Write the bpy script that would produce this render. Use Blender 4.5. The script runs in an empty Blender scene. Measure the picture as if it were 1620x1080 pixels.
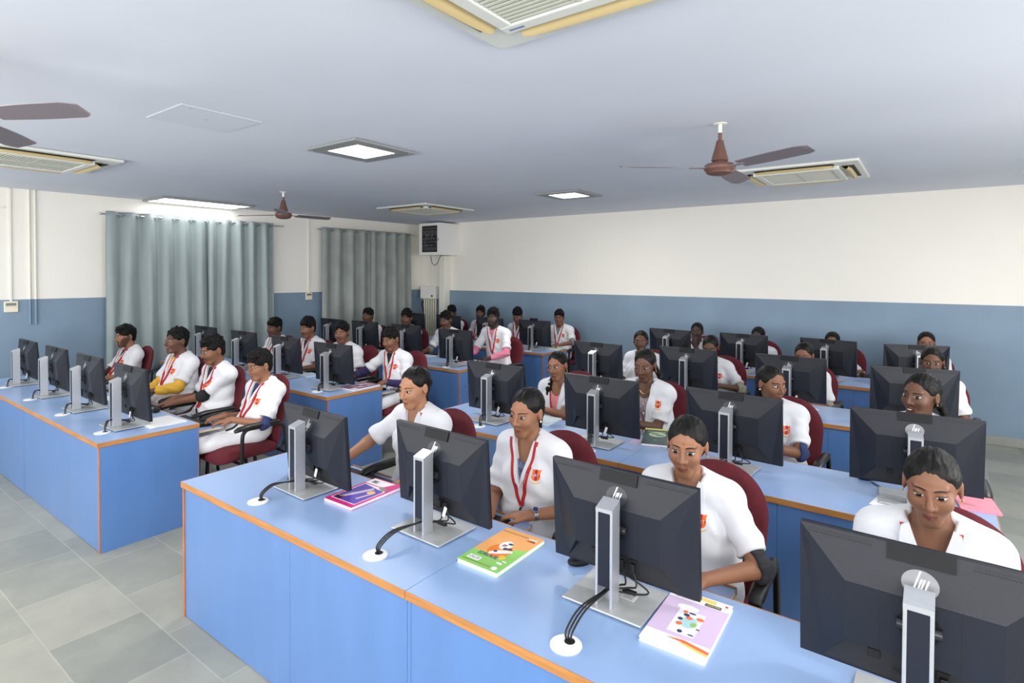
import bpy, bmesh, math, random
import numpy as np
from mathutils import Vector, Matrix
random.seed(7)
SC = bpy.context.scene
COL = SC.collection
PI = math.pi

# ------------------------------------------------------------------ materials
def lin(c):
    return tuple(((v/255.0)/12.92 if v/255.0 <= 0.04045 else ((v/255.0+0.055)/1.055)**2.4) for v in c)
MATS = {}
def mat(name, rgb, rough=0.6, metal=0.0, var=0.0, vscale=8.0, bump=0.0, bscale=60.0, spec=0.5, stretch=None, coat=0.0, sheen=0.0):
    if name in MATS: return MATS[name]
    m = bpy.data.materials.new(name); m.use_nodes = True
    nt = m.node_tree; b = nt.nodes['Principled BSDF']
    col = lin(rgb)
    b.inputs['Base Color'].default_value = (*col, 1)
    b.inputs['Roughness'].default_value = rough
    b.inputs['Metallic'].default_value = metal
    b.inputs['Specular IOR Level'].default_value = spec
    if coat: b.inputs['Coat Weight'].default_value = coat; b.inputs['Coat Roughness'].default_value = .32
    if sheen: b.inputs['Sheen Weight'].default_value = sheen
    if var or bump:
        tc = nt.nodes.new('ShaderNodeTexCoord')
        src = tc.outputs['Object']
        if stretch:
            mp = nt.nodes.new('ShaderNodeMapping'); mp.inputs['Scale'].default_value = stretch
            nt.links.new(src, mp.inputs['Vector']); src = mp.outputs['Vector']
        if var:
            n = nt.nodes.new('ShaderNodeTexNoise'); n.inputs['Scale'].default_value = vscale; n.inputs['Detail'].default_value = 5
            nt.links.new(src, n.inputs['Vector'])
            r = nt.nodes.new('ShaderNodeValToRGB')
            r.color_ramp.elements[0].position = 0.3; r.color_ramp.elements[1].position = 0.7
            r.color_ramp.elements[0].color = (*[v*(1-var) for v in col], 1)
            r.color_ramp.elements[1].color = (*[min(1, v*(1+var)) for v in col], 1)
            nt.links.new(n.outputs['Fac'], r.inputs['Fac']); nt.links.new(r.outputs['Color'], b.inputs['Base Color'])
        if bump:
            n2 = nt.nodes.new('ShaderNodeTexNoise'); n2.inputs['Scale'].default_value = bscale; n2.inputs['Detail'].default_value = 3
            nt.links.new(src, n2.inputs['Vector'])
            bp = nt.nodes.new('ShaderNodeBump'); bp.inputs['Strength'].default_value = bump; bp.inputs['Distance'].default_value = 0.01
            nt.links.new(n2.outputs['Fac'], bp.inputs['Height']); nt.links.new(bp.outputs['Normal'], b.inputs['Normal'])
    MATS[name] = m; return m
def emit(name, rgb, s):
    if name in MATS: return MATS[name]
    m = bpy.data.materials.new(name); m.use_nodes = True
    b = m.node_tree.nodes['Principled BSDF']
    b.inputs['Base Color'].default_value = (*lin(rgb), 1)
    b.inputs['Emission Color'].default_value = (*lin(rgb), 1); b.inputs['Emission Strength'].default_value = s
    MATS[name] = m; return m

M_white = mat('wall_cream', (243, 240, 232), .85, var=.02, vscale=.8, bump=.03, bscale=30)
M_dado = mat('dado_blue', (126, 149, 170), .55, var=.09, vscale=1.3, bump=.03, bscale=25)
M_skirt = mat('skirting_stone', (150, 152, 146), .6, var=.12, vscale=4)
M_ceil = mat('ceiling_paint', (224, 229, 240), .9, var=.03, vscale=.7, bump=.04, bscale=6)
M_lam = mat('blue_laminate_lit', (144, 174, 218), .40, var=.05, vscale=2.2, bump=.012, bscale=120, spec=.7, coat=.5)  # lighter copy of the side laminate; reflected wall and ceiling haze in the base
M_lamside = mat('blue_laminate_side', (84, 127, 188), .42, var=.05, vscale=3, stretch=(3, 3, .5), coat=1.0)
M_edge = mat('wood_edge_band', (186, 128, 70), .4, var=.18, vscale=14, stretch=(.4, 1, 6))
M_edge2 = mat('wood_edge_dark', (176, 112, 70), .45, var=.12, vscale=12)
M_ply = mat('pale_ply', (222, 205, 170), .6, var=.06, vscale=9)
M_mon = mat('monitor_charcoal', (22, 26, 37), .45, var=.05, vscale=60, bump=.12, bscale=420, spec=.42)
M_monB = mat('monitor_black', (17, 18, 23), .5, spec=.25)
M_monV = mat('monitor_vent', (16, 16, 18), .7)
M_port = mat('monitor_recess', (34, 35, 40), .55)
M_alu = mat('brushed_aluminium', (200, 203, 208), .38, metal=.75, var=.05, vscale=40, stretch=(1, 1, 12))
M_base = mat('base_plate_grey', (190, 193, 193), .4, metal=.35, var=.08, vscale=16)
M_inset = mat('stand_inset_navy', (24, 28, 42), .45, spec=.35)
M_hinge = mat('hinge_gunmetal', (70, 70, 74), .3, metal=.8)
M_logo = mat('logo_silver', (225, 228, 232), .25, metal=.5)
M_film = mat('logo_film_grey', (128, 130, 134), .45)
M_screen = mat('screen_off_glass', (12, 14, 20), .12)
M_cable = mat('black_cable', (18, 18, 20), .5)
M_tag = mat('white_tag', (240, 240, 238), .5)
M_maroon = mat('maroon_fabric', (92, 17, 30), .85, var=.14, vscale=30, bump=.25, bscale=260)
M_black = mat('black_steel', (20, 20, 22), .38)
M_pad = mat('black_pad', (26, 26, 28), .35)
M_coat = mat('white_coat_cotton', (228, 229, 233), .9, bump=.35, bscale=22)
M_shoe = mat('black_shoe', (22, 20, 20), .4)
M_red = mat('lanyard_red', (178, 32, 38), .6)
M_redtxt = mat('lanyard_print', (245, 225, 220), .6)
M_orange = mat('emblem_orange', (240, 120, 40), .7)
M_maroon2 = mat('emblem_maroon', (176, 24, 48), .7)
M_gold = mat('emblem_gold', (232, 190, 110), .7)
M_hair = mat('black_hair', (13, 11, 11), .48, var=.3, vscale=90, bump=.35, bscale=130, stretch=(1, .16, .45), spec=.22)
M_hairm = mat('black_hair_rough', (14, 12, 12), .55, var=.4, vscale=90, bump=.9, bscale=150, stretch=(1, .5, .5), spec=.18)
M_brow = mat('eyebrow_black', (24, 17, 15), .7)
M_sclera = mat('eye_white', (186, 176, 168), .3)
M_iris = mat('eye_iris', (28, 16, 11), .12)
M_gem = mat('earring_gold', (220, 170, 80), .25, metal=.9)
M_pearl = mat('earring_pearl', (238, 236, 232), .2)
M_steel = mat('watch_steel', (200, 202, 206), .25, metal=.9)
M_dial = mat('watch_dial', (30, 44, 92), .25)
M_paper = mat('paper_white', (244, 244, 246), .7)
M_glassr = mat('spectacle_frame', (24, 24, 30), .3)
M_acw = mat('ac_plastic', (226, 228, 222), .45)
M_acg = mat('ac_grille', (206, 208, 196), .5)
M_acy = mat('ac_louvre_yellowed', (214, 192, 140), .5)
M_acd = mat('ac_dark_slot', (50, 48, 44), .7)
M_fan = mat('fan_brown', (118, 84, 74), .38, metal=.3)
M_fanb = mat('fan_blade_grey', (128, 118, 124), .45)
M_curt = mat('curtain_satin', (143, 156, 157), .5, var=.06, vscale=10, bump=.12, bscale=90, sheen=.3, stretch=(1, 1, .3))
M_curt2 = mat('curtain_worn', (150, 158, 154), .6, var=.14, vscale=3, bump=.12, bscale=90, sheen=.2)
M_chrome = mat('chrome_rod', (215, 216, 218), .2, metal=.9)
M_pvc = mat('white_pvc', (240, 238, 228), .5)
M_cream = mat('thermostat_cream', (236, 228, 204), .5)
M_lcd = mat('thermostat_lcd', (110, 116, 112), .3)
M_bluepipe = mat('painted_pipe_blue', (124, 150, 176), .55)

# ------------------------------------------------------------------ object helpers
def link(o, parent=None):
    COL.objects.link(o)
    if parent is not None: o.parent = parent
    return o
def tag(o, label=None, cat=None, group=None, kind=None):
    if label: o['label'] = label
    if cat: o['category'] = cat
    if group: o['group'] = group
    if kind: o['kind'] = kind
    return o
def empty(name, loc=(0, 0, 0), rz=0.0):
    o = bpy.data.objects.new(name, None); o.location = loc; o.rotation_euler = (0, 0, rz); o.empty_display_size = .1
    return link(o)
def mk(name, V, Fc, m, parent=None, smooth=False, mi=None):
    me = bpy.data.meshes.new(name); me.from_pydata([tuple(map(float, v)) for v in V], [], [tuple(map(int, f)) for f in Fc])
    for x in (m if isinstance(m, (list, tuple)) else [m]): me.materials.append(x)
    if mi is not None: me.polygons.foreach_set('material_index', np.asarray(mi, dtype=np.int32))
    if smooth: me.polygons.foreach_set('use_smooth', np.ones(len(me.polygons), dtype=bool))
    me.update()
    return link(bpy.data.objects.new(name, me), parent)
def mknp(name, V, Q, m, parent=None, smooth=True):
    me = bpy.data.meshes.new(name); n = len(V); k = len(Q)
    me.vertices.add(n); me.vertices.foreach_set('co', np.ascontiguousarray(V, dtype=np.float32).ravel())
    me.loops.add(k*4); me.loops.foreach_set('vertex_index', np.ascontiguousarray(Q, dtype=np.int32).ravel())
    me.polygons.add(k); me.polygons.foreach_set('loop_start', np.arange(0, k*4, 4, dtype=np.int32))
    me.polygons.foreach_set('loop_total', np.full(k, 4, dtype=np.int32))
    me.polygons.foreach_set('use_smooth', np.full(k, smooth, dtype=bool))
    for x in (m if isinstance(m, (list, tuple)) else [m]): me.materials.append(x)
    me.update(calc_edges=True)
    return link(bpy.data.objects.new(name, me), parent)
class MB:
    def __init__(s): s.V = []; s.F = []; s.mi = []; s.cur = 0
    def add(s, V, F):
        o = len(s.V); s.V += [Vector(v) for v in V]; s.F += [[i+o for i in f] for f in F]; s.mi += [s.cur]*len(F); return s
    def box(s, x0, x1, y0, y1, z0, z1, b=0.0, seg=2, M=None):
        bm = bmesh.new(); bmesh.ops.create_cube(bm, size=1)
        for v in bm.verts: v.co = Vector((x0+(v.co.x+.5)*(x1-x0), y0+(v.co.y+.5)*(y1-y0), z0+(v.co.z+.5)*(z1-z0)))
        if b > 0: bmesh.ops.bevel(bm, geom=bm.edges[:], offset=b, segments=seg, affect='EDGES', profile=.5)
        bm.verts.index_update()
        V = [(M @ v.co) if M else v.co.copy() for v in bm.verts]; F = [[v.index for v in f.verts] for f in bm.faces]; bm.free()
        return s.add(V, F)
    def tube(s, pts, r, n=8, cap=True):
        P = [Vector(p) for p in pts]; rr = r if isinstance(r, (list, tuple)) else [r]*len(P)
        T = []
        for i in range(len(P)):
            t = (P[min(i+1, len(P)-1)]-P[max(i-1, 0)]); T.append(t.normalized() if t.length > 1e-9 else Vector((0, 0, 1)))
        up = Vector((0, 0, 1)) if abs(T[0].z) < .9 else Vector((1, 0, 0))
        a = T[0].cross(up).normalized(); V = []
        for i in range(len(P)):
            a = (a - T[i]*a.dot(T[i])).normalized(); b = T[i].cross(a)
            for k in range(n):
                th = 2*PI*k/n; V.append(P[i]+(a*math.cos(th)+b*math.sin(th))*rr[i])
        F = []
        for i in range(len(P)-1):
            for k in range(n):
                F.append([i*n+k, i*n+(k+1) % n, (i+1)*n+(k+1) % n, (i+1)*n+k])
        if cap: F.append(list(range(n))[::-1]); F.append([(len(P)-1)*n+k for k in range(n)])
        return s.add(V, F)
    def lathe(s, prof, c=(0, 0, 0), n=24):
        V = []; F = []
        for (r, z) in prof:
            for k in range(n):
                th = 2*PI*k/n; V.append((c[0]+r*math.cos(th), c[1]+r*math.sin(th), c[2]+z))
        for i in range(len(prof)-1):
            for k in range(n): F.append([i*n+k, i*n+(k+1) % n, (i+1)*n+(k+1) % n, (i+1)*n+k])
        F.append([k for k in range(n)][::-1]); F.append([(len(prof)-1)*n+k for k in range(n)])
        return s.add(V, F)
    def prism(s, poly, z0, z1, M=None):
        n = len(poly); V = [Vector((x, y, z0)) for x, y in poly]+[Vector((x, y, z1)) for x, y in poly]
        if M: V = [M @ v for v in V]
        F = [list(range(n))[::-1], list(range(n, 2*n))]+[[i, (i+1) % n, n+(i+1) % n, n+i] for i in range(n)]
        return s.add(V, F)
    def ball(s, c, r, n=10, m=6):
        rr = r if isinstance(r, (tuple, list)) else (r, r, r)
        V = [(c[0], c[1], c[2]+rr[2])]; F = []
        for i in range(1, m):
            ph = PI*i/m
            for k in range(n): V.append((c[0]+rr[0]*math.sin(ph)*math.cos(2*PI*k/n), c[1]+rr[1]*math.sin(ph)*math.sin(2*PI*k/n), c[2]+rr[2]*math.cos(ph)))
        V.append((c[0], c[1], c[2]-rr[2])); L = len(V)-1
        for k in range(n):
            F.append([0, 1+k, 1+(k+1) % n]); F.append([L, 1+(m-2)*n+(k+1) % n, 1+(m-2)*n+k])
            for i in range(m-2): F.append([1+i*n+k, 1+(i+1)*n+k, 1+(i+1)*n+(k+1) % n, 1+i*n+(k+1) % n])
        return s.add(V, F)
    def build(s, name, m, parent=None, smooth=False):
        o = mk(name, s.V, s.F, m, parent, smooth, s.mi)
        if smooth:
            md = o.data
            try: md.set_sharp_from_angle(angle=math.radians(38))
            except Exception: pass
        return o
def kids(o): return [c for c in COL.objects if c.parent == o]
def copy_tree(o, parent=None, km={}):
    c = o.copy(); COL.objects.link(c)
    if parent is not None: c.parent = parent
    for ch in list(o.children): copy_tree(ch, c)
    return c
def spline(pts, n=6):
    P = [Vector(p) for p in pts]; P = [P[0]*2-P[1]]+P+[P[-1]*2-P[-2]]; out = []
    for i in range(1, len(P)-2):
        for k in range(n):
            t = k/n; a, b, c, d = P[i-1], P[i], P[i+1], P[i+2]
            out.append(.5*((2*b)+(c-a)*t+(2*a-5*b+4*c-d)*t*t+(3*b-a-3*c+d)*t**3))
    out.append(P[-2]); return out
TXT = {}
def text_geo(s):
    if s in TXT: return TXT[s]
    cu = bpy.data.curves.new('txt', 'FONT'); cu.body = s; cu.size = 1; cu.align_x = 'CENTER'; cu.align_y = 'CENTER'; cu.resolution_u = 2
    o = bpy.data.objects.new('txt', cu); COL.objects.link(o)
    dg = bpy.context.evaluated_depsgraph_get(); me = bpy.data.meshes.new_from_object(o.evaluated_get(dg))
    V = [tuple(v.co) for v in me.vertices]; F = [list(p.vertices) for p in me.polygons]
    bpy.data.objects.remove(o); bpy.data.meshes.remove(me); bpy.data.curves.remove(cu)
    TXT[s] = (V, F); return TXT[s]
EXPO = -0.28; E_FRONT = 145; E_RIGHT = 150; E_TROF = 32
ONLY = None
# ------------------------------------------------------------------ camera
cam = bpy.data.cameras.new('camera'); co = bpy.data.objects.new('camera', cam); COL.objects.link(co)
F_, YAW, PIT, ROL, CY = 894.4, 0.63755, 0.01842, 0.00394, 449.3
fw = Vector((-math.sin(YAW)*math.cos(PIT), math.cos(YAW)*math.cos(PIT), -math.sin(PIT)))
rt0 = Vector((math.cos(YAW), math.sin(YAW), 0)); up0 = rt0.cross(fw)
rt = rt0*math.cos(ROL)+up0*math.sin(ROL); upv = -rt0*math.sin(ROL)+up0*math.cos(ROL)
co.matrix_world = Matrix(((rt.x, upv.x, -fw.x, 0), (rt.y, upv.y, -fw.y, 0), (rt.z, upv.z, -fw.z, 1.9), (0, 0, 0, 1)))
cam.sensor_width = 36; cam.lens = 36*F_/1620; cam.shift_y = (CY-540)/1620; cam.clip_start = .05
SC.camera = co
SC.view_settings.view_transform = 'Standard'; SC.view_settings.look = 'None'; SC.view_settings.gamma = 1
SC.view_settings.use_curve_mapping = False; SC.view_settings.exposure = EXPO
SC.cycles.max_bounces = 7; SC.cycles.diffuse_bounces = 4; SC.cycles.glossy_bounces = 3
w = bpy.data.worlds.new('sky'); SC.world = w; w.use_nodes = True
w.node_tree.nodes['Background'].inputs[0].default_value = (.75, .85, 1, 1); w.node_tree.nodes['Background'].inputs[1].default_value = .6

# ------------------------------------------------------------------ room
CEIL = 2.897; BACK = 8.312; FRONT = -2.8; RIGHT = 3.4
def lwx(y): return -8.82+(y-1.868)*.0443
def struct(name, V, F, m, mi=None, smooth=False):
    o = mk(name, V, F, m, None, smooth, mi); o['kind'] = 'structure'; return o
DADO = 1.567
# slate floor: rows of big stone slabs with pale joints
mf = bpy.data.materials.new('slate_floor'); mf.use_nodes = True; nt = mf.node_tree; b = nt.nodes['Principled BSDF']
tc = nt.nodes.new('ShaderNodeTexCoord'); mp = nt.nodes.new('ShaderNodeMapping'); mp.inputs['Location'].default_value = (.11, .39, 0)
br = nt.nodes.new('ShaderNodeTexBrick'); br.offset = .42; br.inputs['Scale'].default_value = 1.0
br.inputs['Brick Width'].default_value = .57; br.inputs['Row Height'].default_value = .42; br.inputs['Mortar Size'].default_value = .004
br.inputs['Mortar Smooth'].default_value = .3; br.inputs['Bias'].default_value = -.2
br.inputs['Color1'].default_value = (*lin((156, 155, 145)), 1); br.inputs['Color2'].default_value = (*lin((132, 135, 128)), 1); br.inputs['Mortar'].default_value = (*lin((166, 166, 154)), 1)
nz = nt.nodes.new('ShaderNodeTexNoise'); nz.inputs['Scale'].default_value = 3.2; nz.inputs['Detail'].default_value = 8; nz.inputs['Roughness'].default_value = .65
mx = nt.nodes.new('ShaderNodeMixRGB'); mx.blend_type = 'OVERLAY'; mx.inputs['Fac'].default_value = .35
rmp = nt.nodes.new('ShaderNodeValToRGB'); rmp.color_ramp.elements[0].color = (.33, .34, .33, 1); rmp.color_ramp.elements[1].color = (.66, .67, .62, 1)
rmp.color_ramp.elements[0].position = .3; rmp.color_ramp.elements[1].position = .7
L = nt.links.new
L(tc.outputs['Object'], mp.inputs['Vector']); L(mp.outputs['Vector'], br.inputs['Vector']); L(tc.outputs['Object'], nz.inputs['Vector'])
L(nz.outputs['Fac'], rmp.inputs['Fac']); L(br.outputs['Color'], mx.inputs['Color1']); L(rmp.outputs['Color'], mx.inputs['Color2']); L(mx.outputs['Color'], b.inputs['Base Color'])
b.inputs['Roughness'].default_value = .42
bp = nt.nodes.new('ShaderNodeBump'); bp.inputs['Strength'].default_value = .15; bp.inputs['Distance'].default_value = .01; L(nz.outputs['Fac'], bp.inputs['Height']); L(bp.outputs['Normal'], b.inputs['Normal'])
struct('floor', [(-9.4, FRONT, 0), (RIGHT, FRONT, 0), (RIGHT, BACK, 0), (-9.4, BACK, 0)], [[0, 1, 2, 3]], mf)
struct('ceiling', [(-9.4, FRONT, CEIL), (RIGHT, FRONT, CEIL), (RIGHT, BACK, CEIL), (-9.4, BACK, CEIL)], [[3, 2, 1, 0]], M_ceil)
def wallseg(name, a, b):
    V = [(a[0], a[1], 0), (b[0], b[1], 0), (b[0], b[1], DADO), (a[0], a[1], DADO), (b[0], b[1], CEIL), (a[0], a[1], CEIL)]
    return struct(name, V, [[0, 1, 2, 3], [3, 2, 4, 5]], [M_dado, M_white], [0, 1])
wallseg('wall_left', (lwx(FRONT), FRONT), (lwx(BACK), BACK))
wallseg('wall_back', (lwx(BACK), BACK), (RIGHT, BACK))
# right and front walls stand behind the camera; both have daylight windows
def window_wall(name, p0, p1, wins, z0=1.0, z1=2.35):
    p0 = Vector(p0); p1 = Vector(p1); d = (p1-p0); Lw = d.length; d.normalize()
    def P(s, z): return (p0.x+d.x*s, p0.y+d.y*s, z)
    V = []; F = []; mi = []
    def q(s0, s1, za, zb, m):
        o = len(V); V.extend([P(s0, za), P(s1, za), P(s1, zb), P(s0, zb)]); F.append([o, o+1, o+2, o+3]); mi.append(m)
    s = 0
    for (a, b2) in wins+[(Lw, Lw)]:
        q(s, a, 0, DADO, 0); q(s, a, DADO, CEIL, 1)
        if b2 > a: q(a, b2, 0, z0, 0); q(a, b2, z1, CEIL, 1)
        s = b2
    return struct(name, V, F, [M_dado, M_white], mi)
window_wall('wall_front', (lwx(FRONT), FRONT, 0), (RIGHT, FRONT, 0), [(1.2, 4.0), (5.0, 7.8), (8.8, 11.6)])
window_wall('wall_right', (RIGHT, FRONT, 0), (RIGHT, BACK, 0), [(1.0, 3.8), (5.0, 7.8)])
wi = 0
def window(p0, p1):
    global wi
    wi += 1
    m = MB(); x0, y0 = p0; x1, y1 = p1; t = .04
    for (a0, a1, za, zb) in [(0, 1, 1.0, 1.05), (0, 1, 2.30, 2.35), (0, .02, 1.05, 2.3), (.98, 1, 1.05, 2.3), (.49, .51, 1.05, 2.3)]:
        xa, xb = sorted((x0+(x1-x0)*a0, x0+(x1-x0)*a1)); ya, yb = sorted((y0+(y1-y0)*a0, y0+(y1-y0)*a1))
        m.box(xa-(t if x0 == x1 else 0), xb+(t if x0 == x1 else 0), ya-(t if y0 == y1 else 0), yb+(t if y0 == y1 else 0), za, zb)
    o = m.build('window_%d' % wi, M_alu); o['kind'] = 'structure'
def daylight(loc, rot, sx, sy, e, c=(1, .97, .93)):
    l = bpy.data.lights.new('daylight', 'AREA'); l.shape = 'RECTANGLE'; l.size = sx; l.size_y = sy; l.energy = e; l.color = c
    o = bpy.data.objects.new('daylight', l); o.location = loc; o.rotation_euler = rot; COL.objects.link(o)
x0 = lwx(FRONT)
for a, b2 in [(1.2, 4.0), (5.0, 7.8), (8.8, 11.6)]:
    window((x0+a, FRONT), (x0+b2, FRONT)); daylight((x0+(a+b2)/2, FRONT+.1, 1.68), (PI/2+.30, 0, 0), 2.7, 1.3, E_FRONT)
for a, b2 in [(1.0, 3.8), (5.0, 7.8)]:
    window((RIGHT, FRONT+a), (RIGHT, FRONT+b2)); daylight((RIGHT-.1, FRONT+(a+b2)/2, 1.68), (PI/2+.25, 0, PI/2), 2.7, 1.3, E_RIGHT)
def slab(name, x0, x1, y0, y1, z0, z1, m): o = MB().box(x0, x1, y0, y1, z0, z1, .004).build(name, m); o['kind'] = 'structure'; return o
slab('baseboard_back', lwx(BACK)+.01, RIGHT-.01, BACK-.016, BACK-.001, .001, .105, M_skirt)
V = []
o = MB().prism([(lwx(FRONT)+.001, FRONT+.01), (lwx(FRONT)+.017, FRONT+.01), (lwx(BACK)+.017, BACK-.02), (lwx(BACK)+.001, BACK-.02)], .001, .105).build('baseboard_left', M_skirt); o['kind'] = 'structure'

# ------------------------------------------------------------------ ceiling things
def troffer(x, y, s, label, e, half=.305, inner=.19, z=CEIL):
    r = empty('ceiling_light', (x, y, z)); tag(r, label, 'ceiling light', 'square ceiling lights')
    m = MB(); h = half; k = inner
    for a in [(-h, h, -h, -k), (-h, h, k, h), (-h, -k, -k, k), (k, h, -k, k)]: m.box(a[0], a[1], a[2], a[3], -.022, -.003, .002)
    m.build('frame', mat('troffer_frame', (150, 152, 152), .5), r)
    for sx, sy in ((-1, -1), (1, -1), (-1, 1), (1, 1)): MB().lathe([(.008, -.026), (.008, -.022)], (sx*.27, sy*.27, 0), 8).build('screw', M_chrome, r)
    MB().box(-k, k, -k, k, -.018, -.006).build('diffuser', emit('lamp_panel', (255, 255, 255), e), r)
    l = bpy.data.lights.new('troffer_lamp', 'AREA'); l.shape = 'SQUARE'; l.size = inner*2; l.energy = E_TROF; l.color = (1, .98, .95)
    lo = bpy.data.objects.new('troffer_lamp', l); lo.location = (0, 0, -.03); link(lo, r)
    return r
troffer(-3.71, 2.96, 0, 'lit square ceiling light set in a grey frame, nearest the camera', 9)
troffer(-3.65, 6.12, 0, 'lit square ceiling light set in a grey frame, close to the back wall', 9)
for k, (x, y) in enumerate([(-3.7, -.3), (1.2, -.3), (1.3, 2.95), (1.3, 6.1), (-6.8, -.6)]):
    troffer(x, y, 0, 'lit square ceiling light beyond the edges of the photo', 9)['group'] = 'ceiling lights beyond the photo'
# wide lamp by the curtain wall
r = empty('wide_ceiling_light', (-8.36, 3.84, CEIL)); tag(r, 'bright wide ceiling light with two glowing strips above the wide curtain', 'ceiling light')
m = MB()
for a in [(-.33, .33, -.62, -.585), (-.33, .33, .585, .62), (-.33, -.30, -.585, .585), (.30, .33, -.585, .585), (-.02, .02, -.585, .585)]: m.box(*a, -.03, -.002, .002)
m.build('frame', mat('troffer_frame', (150, 152, 152), .5), r)
for s in (-1, 1): MB().box(min(.02*s, .3*s), max(.02*s, .3*s), -.585, .585, -.024, -.004).build('glowing_strip', emit('lamp_strip', (255, 255, 255), 3), r)
l = bpy.data.lights.new('strip_lamp', 'AREA'); l.shape = 'RECTANGLE'; l.size = .6; l.size_y = 1.2; l.energy = E_TROF*.22
lo = bpy.data.objects.new('strip_lamp', l); lo.location = (0, 0, -.035); link(lo, r)

def cassette(x, y, label, slots=True, S=.53, louvre=True, coarse=False):
    r = empty('air_conditioner', (x, y, CEIL)); tag(r, label, 'air conditioner', 'ceiling cassette air conditioners')
    m = MB(); h = S
    m.box(-h, h, -h, h, -.028, -.002, .012); m.build('outer_panel', M_acw, r)
    m = MB(); g = .36
    for a in [(-g, g, -g, -.30), (-g, g, .30, g), (-g, -.30, -.30, .30), (.30, g, -.30, .30)]: m.box(a[0], a[1], a[2], a[3], -.058, -.02, .006)
    m.build('grille_frame', M_acw, r)
    m = MB(); n = 24
    for i in range(n):
        t = -.30+.60*(i+.5)/n; m.box(-.30, .30, t-.0065, t+.0065, -.052, -.036)
    m.box(-.006, .006, -.30, .30, -.054, -.034); m.box(-.30, .30, -.003, .003, -.0535, -.05)
    m.build('intake_grille', M_acg, r)
    MB().box(-.30, .30, -.30, .30, -.034, -.026).build('dark_filter', M_acd, r)
    for k in range(4):
        M = Matrix.Rotation(k*PI/2, 4, 'Z')
        MB().box(-.33, .33, -.475, -.375, -.0305, -.0275, M=M).build('air_slot', M_acd, r)
        prof = []
        m = MB(); Vv = []; Ff = []
        for i in range(13):
            u = -.32+.64*i/12; e = 1-abs(u/.32)**6
            wv = .052*(.55+.45*e)
            for j, (yy, zz) in enumerate([(-.38, -.034), (-.40, -.052), (-.40-wv*.6, -.058), (-.40-wv, -.045), (-.40-wv*.9, -.036)]):
                Vv.append(M @ Vector((u, yy, zz)))
        for i in range(12):
            for j in range(4): Ff.append([i*5+j, i*5+j+1, (i+1)*5+j+1, (i+1)*5+j])
        m.add(Vv, Ff); m.build('louvre', M_acy, r, smooth=True)
    return r
rr = cassette(-.99, 1.43, 'large cream cassette air conditioner cut by the top edge, nearest the camera')
MB().box(-.33, -.262, .325, .337, -.0592, -.0578).build('maker_mark', mat('mark_blue', (120, 136, 170), .5), rr)
cassette(-6.29, 1.47, 'cassette air conditioner with slotted grille cut off by the left edge')
cassette(-6.24, 6.2, 'yellowed cassette air conditioner on the ceiling in front of the corner cabinet')
cassette(-1.03, 6.12, 'cassette air conditioner behind the nearer brown ceiling fan')
# patched hatch
r = empty('ceiling_hatch', (-3.81, 1.78, CEIL)); tag(r, 'painted-over square hatch plate screwed flat to the ceiling', 'hatch')
MB().box(-.25, .25, -.25, .25, -.006, -.001, .002).build('plate', mat('hatch_paint', (220, 225, 236), .85), r)
for sx, sy in ((1, -.9), (-.9, .9), (.1, 0)): MB().lathe([(.006, -.009), (.006, -.006)], (sx*.2, sy*.2, 0), 8).build('screw', M_chrome, r)
def fan(x, y, zh, zb, R, angs, label):
    r = empty('ceiling_fan', (x, y, CEIL)); tag(r, label, 'ceiling fan', 'brown ceiling fans')
    d = zh-CEIL
    MB().lathe([(.045, -.006), (.045, -.001)], n=20).build('ceiling_rose', M_pvc, r)
    m = MB(); m.tube([(0, 0, -.004), (0, 0, -.06)], .013, 12); m.build('hook', M_pvc, r)
    MB().tube([(0, 0, -.05), (0, 0, d+.05)], .012, 12).build('down_rod', M_fan, r)
    MB().lathe([(.012, d+.19), (.022, d+.185), (.032, d+.14), (.05, d+.075), (.055, d+.055), (.052, d+.05)], n=28).build('canopy', M_fan, r, smooth=True)
    MB().lathe([(.04, d+.055), (.045, d+.035), (.088, d+.03), (.1, d+.015), (.1, d-.005), (.088, d-.02), (.085, d-.03), (.06, d-.04), (.03, d-.046)], n=32).build('motor_hub', M_fan, r, smooth=True)
    for a in angs:
        M = Matrix.Rotation(math.radians(a), 4, 'Z')
        m = MB(); m.box(.08, .2, -.018, .018, d+.0, d+.008, .002, M=M); bl = m
        Vv = []; Ff = []; n = 16
        for i in range(n+1):
            t = i/n; u = .17+(R-.17)*t; wv = .05+.022*math.sin(min(1, t*1.4)*PI*.6); wv *= (1-max(0, t-.9)/.1*.55)
            for (vv, zz) in ((-wv, .012), (wv, -.010), (wv, -.013), (-wv, .009)): Vv.append(M @ Vector((u, vv, d+.006+zz)))
        for i in range(n):
            for j in range(4): Ff.append([i*4+j, i*4+(j+1) % 4, (i+1)*4+(j+1) % 4, (i+1)*4+j])
        Ff.append([3, 2, 1, 0]); Ff.append([n*4+j for j in range(4)])
        bl.add(Vv, Ff); bl.build('blade', M_fanb, r)
fan(-1.135, 3.84, 2.60, 2.6, .67, (-141, -28, 92), 'brown ceiling fan with three blades nearest the right-hand side')
fan(-6.447, 3.946, 2.61, 2.6, .64, (-35, -155, 85), 'brown ceiling fan hanging in front of the gap between the curtains')
fan(-3.47, .565, 2.585, 2.58, .64, (27, 147, 267), 'ceiling fan whose blade tips cut in at the left edge')

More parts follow.
